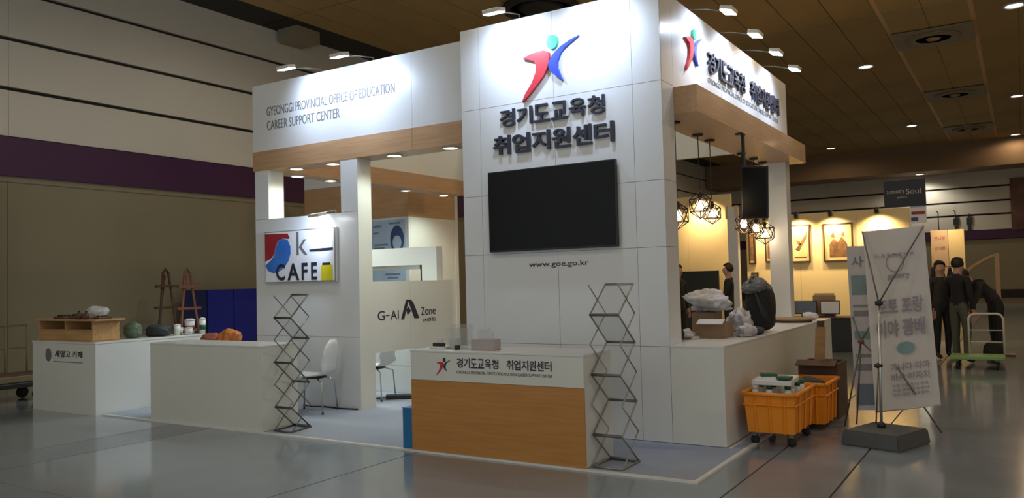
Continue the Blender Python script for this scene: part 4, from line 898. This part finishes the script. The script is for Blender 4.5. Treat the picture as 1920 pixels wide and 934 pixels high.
picture('framed picture of a dark slanting shape beside the counter post', -1.72, -1.285, 1.75, 2.60, [[(.25, .35), (.5, .5), (.9, .85), (.8, .6), (.6, .45), (.45, .3)], [(.2, .12), (.8, .12), (.8, .15), (.2, .15)], [(.3, .6), (.5, .55), (.55, .45), (.35, .5)]])
picture('framed picture of dark brown masses left of the tall banner', -1.0, -0.385, 1.745, 2.59, [[(.2, .12), (.2, .45), (.35, .6), (.5, .5), (.62, .65), (.8, .45), (.8, .12)], [(.25, .65), (.35, .8), (.4, .62)], [(.6, .7), (.7, .78), (.72, .62)]])
picture('narrow upright framed picture seen beside the tall black bag', -2.66, -2.50, 1.75, 2.55, [[(.2, .1), (.2, .8), (.8, .9), (.8, .1)]])
picture('second narrow framed picture by the rear counter post', -2.28, -2.06, 1.78, 2.55, [[(.2, .1), (.25, .7), (.7, .8), (.8, .1)]])
picture('small framed picture under the narrow one by the black bag', -2.62, -2.46, 1.28, 1.55, [[(.2, .2), (.5, .8), (.8, .2)]])
for i, (x, e) in enumerate(((-0.78, 110), (0.15, 110), (-2.2, 110), (-3.75, 170), (-1.5, 110))):
    t = thing('gallery_spotlight', ['small black spotlight over the dark brown masses picture', 'small black spotlight washing the wall above the tall banner', 'small black spotlight over the narrow pictures', 'small black spotlight over the plain cream wall', 'small black spotlight over the slanting shape picture'][i], 'light', (x, 11.7, 2.9), 'spotlights on the gallery walls')
    zz = 2.86 if i != 3 else 3.47; yw = 12.0 if i != 3 else 12.2
    MB().tube([(x, yw + .05, zz), (x, yw - .35, zz)], .012, 6).build('arm', M['black'], t)
    MB().lathe([(0.0, 0), (0.04, 0.0), (0.055, 0.11), (0.05, 0.11)], (x, yw - .36, zz - .02), 12, (0, .5, -1)).build('lamp_can', M['black'], t)
    light('spot_beam', 'SPOT', (x, yw - .31, zz - .14), e, WARM, t, (x, yw + .12, zz - 1.0), 2.3, .9, .05)
t = thing('hanging_sign', 'dark navy sign with pale script above the gallery wall', 'sign', (0.66, 12.0, 2.84))
MB().bbox(0.27, 1.07, 11.97, 12.02, 2.86, 3.42, .005).build('sign_board', M['navysign'], t)
for x in (0.36, 0.68): MB().box(x - .012, x + .012, 12.021, 12.045, 2.85, 3.3).build('bracket', M['steel'], t)
letters('a country', (0.33, 11.97, 3.12), X, Z, .34, .10, .003).build('lettering', M['cream_pr'], t); letters('Soul', (0.70, 11.97, 3.12), X, Z, .28, .11, .003).build('lettering', M['cream_pr'], t)
letters('gallery', (0.52, 11.97, 3.03), X, Z, .2, .05, .003).build('lettering', M['cream_pr'], t)
t = thing('tilted_poster', 'small white poster stuck at the right end of the gallery wall', 'poster', (0.9, 12.05, 2.7))
MB().box(0.75, 1.06, 12.03, 12.06, 2.50, 2.86).build('sheet', M['signwhite'], t); MB().box(0.77, 0.90, 12.02, 12.029, 2.54, 2.62).build('print', M['navypr'], t); MB().box(0.78, 1.04, 12.02, 12.029, 2.68, 2.74).build('print', M['signred'], t)
MB().box(0.741, 0.76, 12.03, 12.06, 0.0, 2.49).build('support_strip', M['alum'], t)
D = thing('dark_table', 'dark cloth-covered table in front of the gallery wall', 'table', (-0.6, 9.6, 0))
MB().bbox(-1.5, -0.02, 9.3, 9.95, 0.0, 0.63, .01).build('table_cloth', M['darkpanel'], D); MB().bbox(-1.52, 0.0, 9.28, 9.97, 0.631, 0.655, .004).build('table_top', M['darkwood'], D)
def laptop(label, x0, x1, m):
    t = thing('display_screen', label, 'screen', ((x0 + x1) / 2, 9.6, 0.656))
    MB().bbox(x0, x1, 9.58, 9.60, 0.70, 0.96, .004).build('panel', M['bezel'], t); MB().box(x0 + .015, x1 - .015, 9.574, 9.579, 0.715, 0.945).build('picture', M[m], t)
    MB().box((x0 + x1) / 2 - .08, (x0 + x1) / 2 + .08, 9.54, 9.66, 0.656, 0.699).build('stand', M['bezel'], t)
laptop('bluish display screen at the left on the dark table', -1.12, -0.70, 'teal'); laptop('pale lit display screen at the right on the dark table', -0.64, -0.28, 'signwhite')
t = thing('leaflet_box', 'low pinkish leaflet box between and behind the table screens', 'box', (-0.55, 9.78, 0.656)); MB().bbox(-0.8, -0.4, 9.70, 9.85, 0.656, 1.06, .004).build('box_body', M['tan'], t); MB().box(-0.78, -0.42, 9.72, 9.83, 1.061, 1.10).build('leaflets', M['litpaper'], t)
t = thing('black_screen', 'black fabric screen standing at the plain cream wall', 'screen', (-3.9, 11.9, 0)); MB().bbox(-4.45, -3.37, 11.88, 11.94, 0.05, 1.62, .006).build('fabric_panel', M['darkpanel'], t)
for x in (-4.3, -3.5): MB().box(x - .03, x + .03, 11.7, 12.1, 0, .049).build('foot', M['steel'], t)
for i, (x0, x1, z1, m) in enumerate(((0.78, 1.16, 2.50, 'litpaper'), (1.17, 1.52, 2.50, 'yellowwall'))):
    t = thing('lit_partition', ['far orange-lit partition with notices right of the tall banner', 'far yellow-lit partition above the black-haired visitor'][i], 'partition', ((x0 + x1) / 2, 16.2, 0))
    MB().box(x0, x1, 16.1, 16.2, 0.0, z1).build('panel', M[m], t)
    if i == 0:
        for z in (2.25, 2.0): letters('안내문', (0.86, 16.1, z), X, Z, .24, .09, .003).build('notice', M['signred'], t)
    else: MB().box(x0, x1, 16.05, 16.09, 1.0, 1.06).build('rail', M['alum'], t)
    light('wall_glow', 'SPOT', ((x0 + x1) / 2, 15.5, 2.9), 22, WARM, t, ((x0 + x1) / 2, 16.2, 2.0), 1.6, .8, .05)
    MB().tube([((x0 + x1) / 2, 16.15, z1 + .0), ((x0 + x1) / 2, 16.1, 2.95), ((x0 + x1) / 2, 15.55, 2.95)], .012, 6).build('lamp_arm', M['black'], t)
t = thing('hall_banner', 'maroon patterned hall banner high on the far wall', 'banner', (3.0, 33.35, 3.6)); MB().box(2.42, 4.2, 33.34, 33.38, 3.12, 5.3).build('banner_cloth', M['maroon'], t); MB().tube([(2.4, 33.36, 5.31), (4.22, 33.36, 5.31)], .02, 6).build('top_rod', M['alum'], t)
t = thing('toilet_sign', 'pair of dark toilet figures on the far hall wall', 'sign', (0.6, 33.42, 3.6))
for x in (0.36, 0.86):
    MB().lathe([(0, -.07), (.07, -.04), (.07, .04), (0, .07)], (x, 33.42, 3.84), 12).build('figure_head', M['letter'], t)
    MB().box(x - .12, x + .12, 33.40, 33.435, 3.44, 3.74).build('figure_body', M['letter'], t); MB().box(x - .07, x + .07, 33.40, 33.435, 3.20, 3.438).build('figure_legs', M['letter'], t)
# platform trolley
t = thing('platform_trolley', 'green platform trolley with white tubular handle', 'trolley', (2.1, 7.4, 0))
MB().bbox(1.72, 2.44, 6.95, 7.45, 0.145, 0.20, .012).build('deck', M['trolleygreen'], t)
MB().tube([(1.97, 7.42, 0.2), (1.97, 7.44, 0.74), (2.0, 7.44, 0.79), (2.05, 7.44, 0.81), (2.35, 7.44, 0.81), (2.40, 7.44, 0.79), (2.43, 7.44, 0.74), (2.43, 7.42, 0.2)], .016, 8).build('handle', M['paint_white'], t)
for z in (0.38, 0.56): MB().tube([(1.97, 7.43, z), (2.43, 7.43, z)], .009, 6).build('handle_bar', M['paint_white'], t)
for x in (1.82, 2.34):
    for y in (7.03, 7.37):
        c = MB().lathe([(0.0, -0.018), (0.055, -0.018), (0.06, 0), (0.055, 0.018), (0, 0.018)], (x, y, 0.061), 14, (1, 0, 0)).build('caster_wheel', M['rubber'], t)
        MB().box(x - .025, x + .025, y - .02, y + .02, 0.12, 0.144).build('caster_fork', M['steel'], c)
t = thing('tan_arch', 'tan curved frame standing behind the bending visitor', 'frame', (2.2, 9.4, 0))
MB().tube([(1.72, 9.4, 1.22), (1.85, 9.4, 1.42), (1.99, 9.4, 1.55), (2.19, 9.4, 1.67), (2.34, 9.4, 1.73)], .035, 6).build('curved_arm', M['tan'], t)
MB().box(2.31, 2.38, 9.37, 9.43, 0.0, 1.76).build('upright', M['tan'], t)
MB().box(2.15, 2.55, 9.2, 9.6, 0.0, 0.03).build('foot_plate', M['darkwood'], t)
# ================================================================== PEOPLE
def person(name_label, base, face, J, jacket, trousers, hair, sit=False, scale=1.0):
    """one continuous skinned body; J overrides joint positions (local, facing -Y, metres)"""
    P = dict(pelvis=(0, 0, .93), spine=(0, .0, 1.12), chest=(0, .01, 1.30), neck=(0, .02, 1.46), jaw=(0, -.005, 1.55), head=(0, -.005, 1.63), crown=(0, 0.0, 1.69))
    for s_, sx in (('l', 1), ('r', -1)):
        P.update({'sh' + s_: (.17 * sx, .02, 1.40), 'el' + s_: (.22 * sx, .05, 1.12), 'wr' + s_: (.23 * sx, -.03, .88), 'pa' + s_: (.23 * sx, -.05, .80),
                  'hip' + s_: (.09 * sx, 0, .90), 'kn' + s_: (.10 * sx, -.02, .50), 'an' + s_: (.10 * sx, .02, .08), 'to' + s_: (.12 * sx, -.14, .03)})
    P.update({k_: v_ for k_, v_ in J.items() if k_ != 'facedir'})
    R = dict(pelvis=.135, spine=.125, chest=.14, neck=.055, jaw=.072, head=.088, crown=.06)
    for s_ in 'lr': R.update({'sh' + s_: .07, 'el' + s_: .05, 'wr' + s_: .034, 'pa' + s_: .034, 'hip' + s_: .10, 'kn' + s_: .068, 'an' + s_: .045, 'to' + s_: .035})
    E = [('pelvis', 'spine'), ('spine', 'chest'), ('chest', 'neck'), ('neck', 'jaw'), ('jaw', 'head'), ('head', 'crown')]
    for s_ in 'lr': E += [('chest', 'sh' + s_), ('sh' + s_, 'el' + s_), ('el' + s_, 'wr' + s_), ('wr' + s_, 'pa' + s_), ('pelvis', 'hip' + s_), ('hip' + s_, 'kn' + s_), ('kn' + s_, 'an' + s_), ('an' + s_, 'to' + s_)]
    names = list(P); pts = [Vector(P[k]) for k in names]; rad = [R[k] for k in names]; kinds = {}
    # nose and ears, fingers
    hd = Vector(P['head']); fd = Vector(J.get('facedir', (0, -1, 0))).normalized(); sd = fd.cross(Z).normalized()
    for nm, p, par, r in (('nose', hd + fd * .098 - Z * .02, 'head', .014), ('earl', hd + sd * .088 - Z * .01, 'head', .016), ('earr', hd - sd * .088 - Z * .01, 'head', .016)):
        names.append(nm); pts.append(p); rad.append(r); E.append((par, nm))
    for s_ in 'lr':
        w_ = Vector(P['wr' + s_]); pa = Vector(P['pa' + s_]); d = (pa - w_).normalized(); sv = d.cross(X if abs(d.x) < .8 else Z).normalized()
        for k, (off, ln_) in enumerate(((-.027, .07), (-.009, .082), (.009, .076), (.027, .058))):
            a = pa + sv * off + d * .03; b = a + d * ln_ * .5; c = b + d * ln_ * .4 + d.cross(sv) * .015
            for q, nn in ((a, 'a'), (b, 'b'), (c, 'c')): names.append('f%s%d%s' % (s_, k, nn)); pts.append(q); rad.append(.0095)
            E += [('pa' + s_, 'f%s%da' % (s_, k)), ('f%s%da' % (s_, k), 'f%s%db' % (s_, k)), ('f%s%db' % (s_, k), 'f%s%dc' % (s_, k))]
        a = w_.lerp(pa, .5) + sv * -.04; b = a - sv * .015 + d * .04
        names += ['t' + s_ + 'a', 't' + s_ + 'b']; pts += [a, b]; rad += [.011, .010]; E += [('wr' + s_, 't' + s_ + 'a'), ('t' + s_ + 'a', 't' + s_ + 'b')]
    ix = {n_: i for i, n_ in enumerate(names)}
    me = bpy.data.meshes.new('body'); me.from_pydata([tuple(p) for p in pts], [(ix[a], ix[b]) for a, b in E], [])
    tmp = bpy.data.objects.new('body_tmp', me); COL.objects.link(tmp)
    sk = tmp.modifiers.new('skin', 'SKIN'); sv_ = me.skin_vertices[0].data
    for i, r in enumerate(rad): sv_[i].radius = (r, r * (.8 if names[i] in ('chest', 'spine', 'pelvis') else 1)); sv_[i].use_root = (names[i] == 'pelvis')
    ss = tmp.modifiers.new('sub', 'SUBSURF'); ss.levels = 2; ss.render_levels = 2
    bpy.context.view_layer.update()
    ev = bpy.data.meshes.new_from_object(tmp.evaluated_get(bpy.context.evaluated_depsgraph_get()))
    bpy.data.objects.remove(tmp)
    ev.materials.clear()
    for m in (jacket, trousers, M['skin'], M['shoe']): ev.materials.append(m)
    segs = [(Vector(pts[ix[a]]), Vector(pts[ix[b]]), a, b) for a, b in E]
    for f in ev.polygons:
        c = Vector(f.center); best = None
        for a, b, na, nb in segs:
            ab = b - a; t_ = max(0, min(1, (c - a).dot(ab) / max(ab.dot(ab), 1e-9))); d_ = (c - (a + ab * t_)).length
            if best is None or d_ < best[0]: best = (d_, na, nb, t_)
        _, na, nb, t_ = best; k = 0
        if nb[:2] in ('kn', 'an') or nb.startswith('hip'): k = 1
        if nb[:2] == 'to': k = 3
        if nb in ('jaw', 'head', 'crown', 'nose', 'earl', 'earr') or nb[:2] == 'pa' or (nb[0] in 'ft' and nb[1] in 'lr') or na[:2] == 'pa': k = 2
        f.material_index = k; f.use_smooth = True
    T_ = thing('person', name_label, 'person', base)
    body = bpy.data.objects.new('body', ev); COL.objects.link(body); body.parent = T_
    # hair cap, eyes, mouth
    hb_ = MB(); bm = bmesh.new(); bmesh.ops.create_icosphere(bm, subdivisions=3, radius=1)
    for v_ in bm.verts:
        q = v_.co.copy(); p = hd + Vector((q.x * .098, q.y * .108, q.z * .108)) + Z * .022 - fd * .012
        rel = p - hd
        if rel.dot(fd) > .035 and rel.z < .055: p = p - fd * (.06)
        if rel.z < -.045: p.z = hd.z - .045 + (rel.z + .045) * .3
        v_.co = p
    hb_.frombm(bm, True)
    def loc(mb, nm, m):
        me2 = bpy.data.meshes.new(nm); me2.from_pydata(mb.v, [], mb.f); me2.polygons.foreach_set('use_smooth', [True] * len(mb.f)); me2.materials.append(m)
        o = bpy.data.objects.new(nm, me2); COL.objects.link(o); o.parent = T_; return o
    loc(hb_, 'hair', hair)
    for s__ in (-1, 1):
        loc(MB().lathe([(0, -.009), (.009, 0), (0, .009)], hd + fd * .082 + sd * s__ * .032 + Z * .005, 8, tuple(fd)), 'eye', M['hair'])
    loc(MB().tube([hd + fd * .084 - Z * .055 - sd * .022, hd + fd * .088 - Z * .057, hd + fd * .084 - Z * .055 + sd * .022], .005, 5), 'mouth', M['red_pr'])
    T_.rotation_euler = (0, 0, face); T_.scale = (scale, scale, scale)
    return T_
person('person in black jacket half hidden by the tower edge', (-2.92, 8.0, 0), 1.2, {}, M['jacket'], M['trousersdk'], M['hair'], scale=1.0)
person('person in black with dark reddish hair by the black panel', (-2.00, 8.2, 0), -1.3, {'ell': (.24, -.06, 1.14), 'wrl': (.16, -.26, 1.02), 'pal': (.13, -.33, 1.03)}, M['jacket'], M['trousersdk'], M['hairred'], scale=.99)
person('person in black jacket and olive trousers beside the green trolley', (1.83, 7.95, 0), 2.6, {'ell': (.25, -.05, 1.14), 'wrl': (.2, -.26, 1.0), 'pal': (.18, -.33, .98)}, M['jacket'], M['trousers'], M['hair'], scale=.97)
person('person bending forward in dark jacket behind the trolley handle', (2.32, 8.5, 0), -1.2,
       {'spine': (0, -.08, 1.10), 'chest': (0, -.22, 1.22), 'neck': (0, -.36, 1.30), 'jaw': (0, -.44, 1.34), 'head': (0, -.50, 1.39), 'crown': (0, -.53, 1.45), 'shl': (.17, -.28, 1.26), 'shr': (-.17, -.28, 1.26), 'ell': (.22, -.38, 1.0), 'elr': (-.22, -.38, 1.0), 'wrl': (.18, -.48, .78), 'wrr': (-.18, -.48, .78), 'pal': (.17, -.5, .70), 'par': (-.17, -.5, .70), 'facedir': (0, -1, -.3)}, M['jacket2'], M['trousersdk'], M['hair'])
person('person in patterned dark jacket just right of the tall banner', (1.52, 8.6, 0), 0.6, {}, M['jacket2'], M['trousersdk'], M['hair'], scale=.95)
t = tag(MB().blob((2.28, 8.0, 0.30), (.15, .12, .16), 61, .2, 3).build('black_holdall', M['jacket']), 'black holdall on the floor behind the trolley handle', 'bag')
t.location.z = -0.11
t = thing('dark_coat_rack', 'dark coats hanging on a rail beside the tall banner', 'coat rack', (1.5, 9.2, 0))
MB().tube([(1.28, 9.3, 0.0), (1.28, 9.3, 1.55), (1.72, 9.3, 1.55), (1.72, 9.3, 0.0)], .015, 6).build('rail', M['steel'], t)
for k, x in enumerate((1.36, 1.5, 1.63)): MB().blob((x, 9.3, 1.15), (.065, .16, .38), 70 + k, .15).build('coat', M['jacket' if k != 1 else 'greycheck'], t)
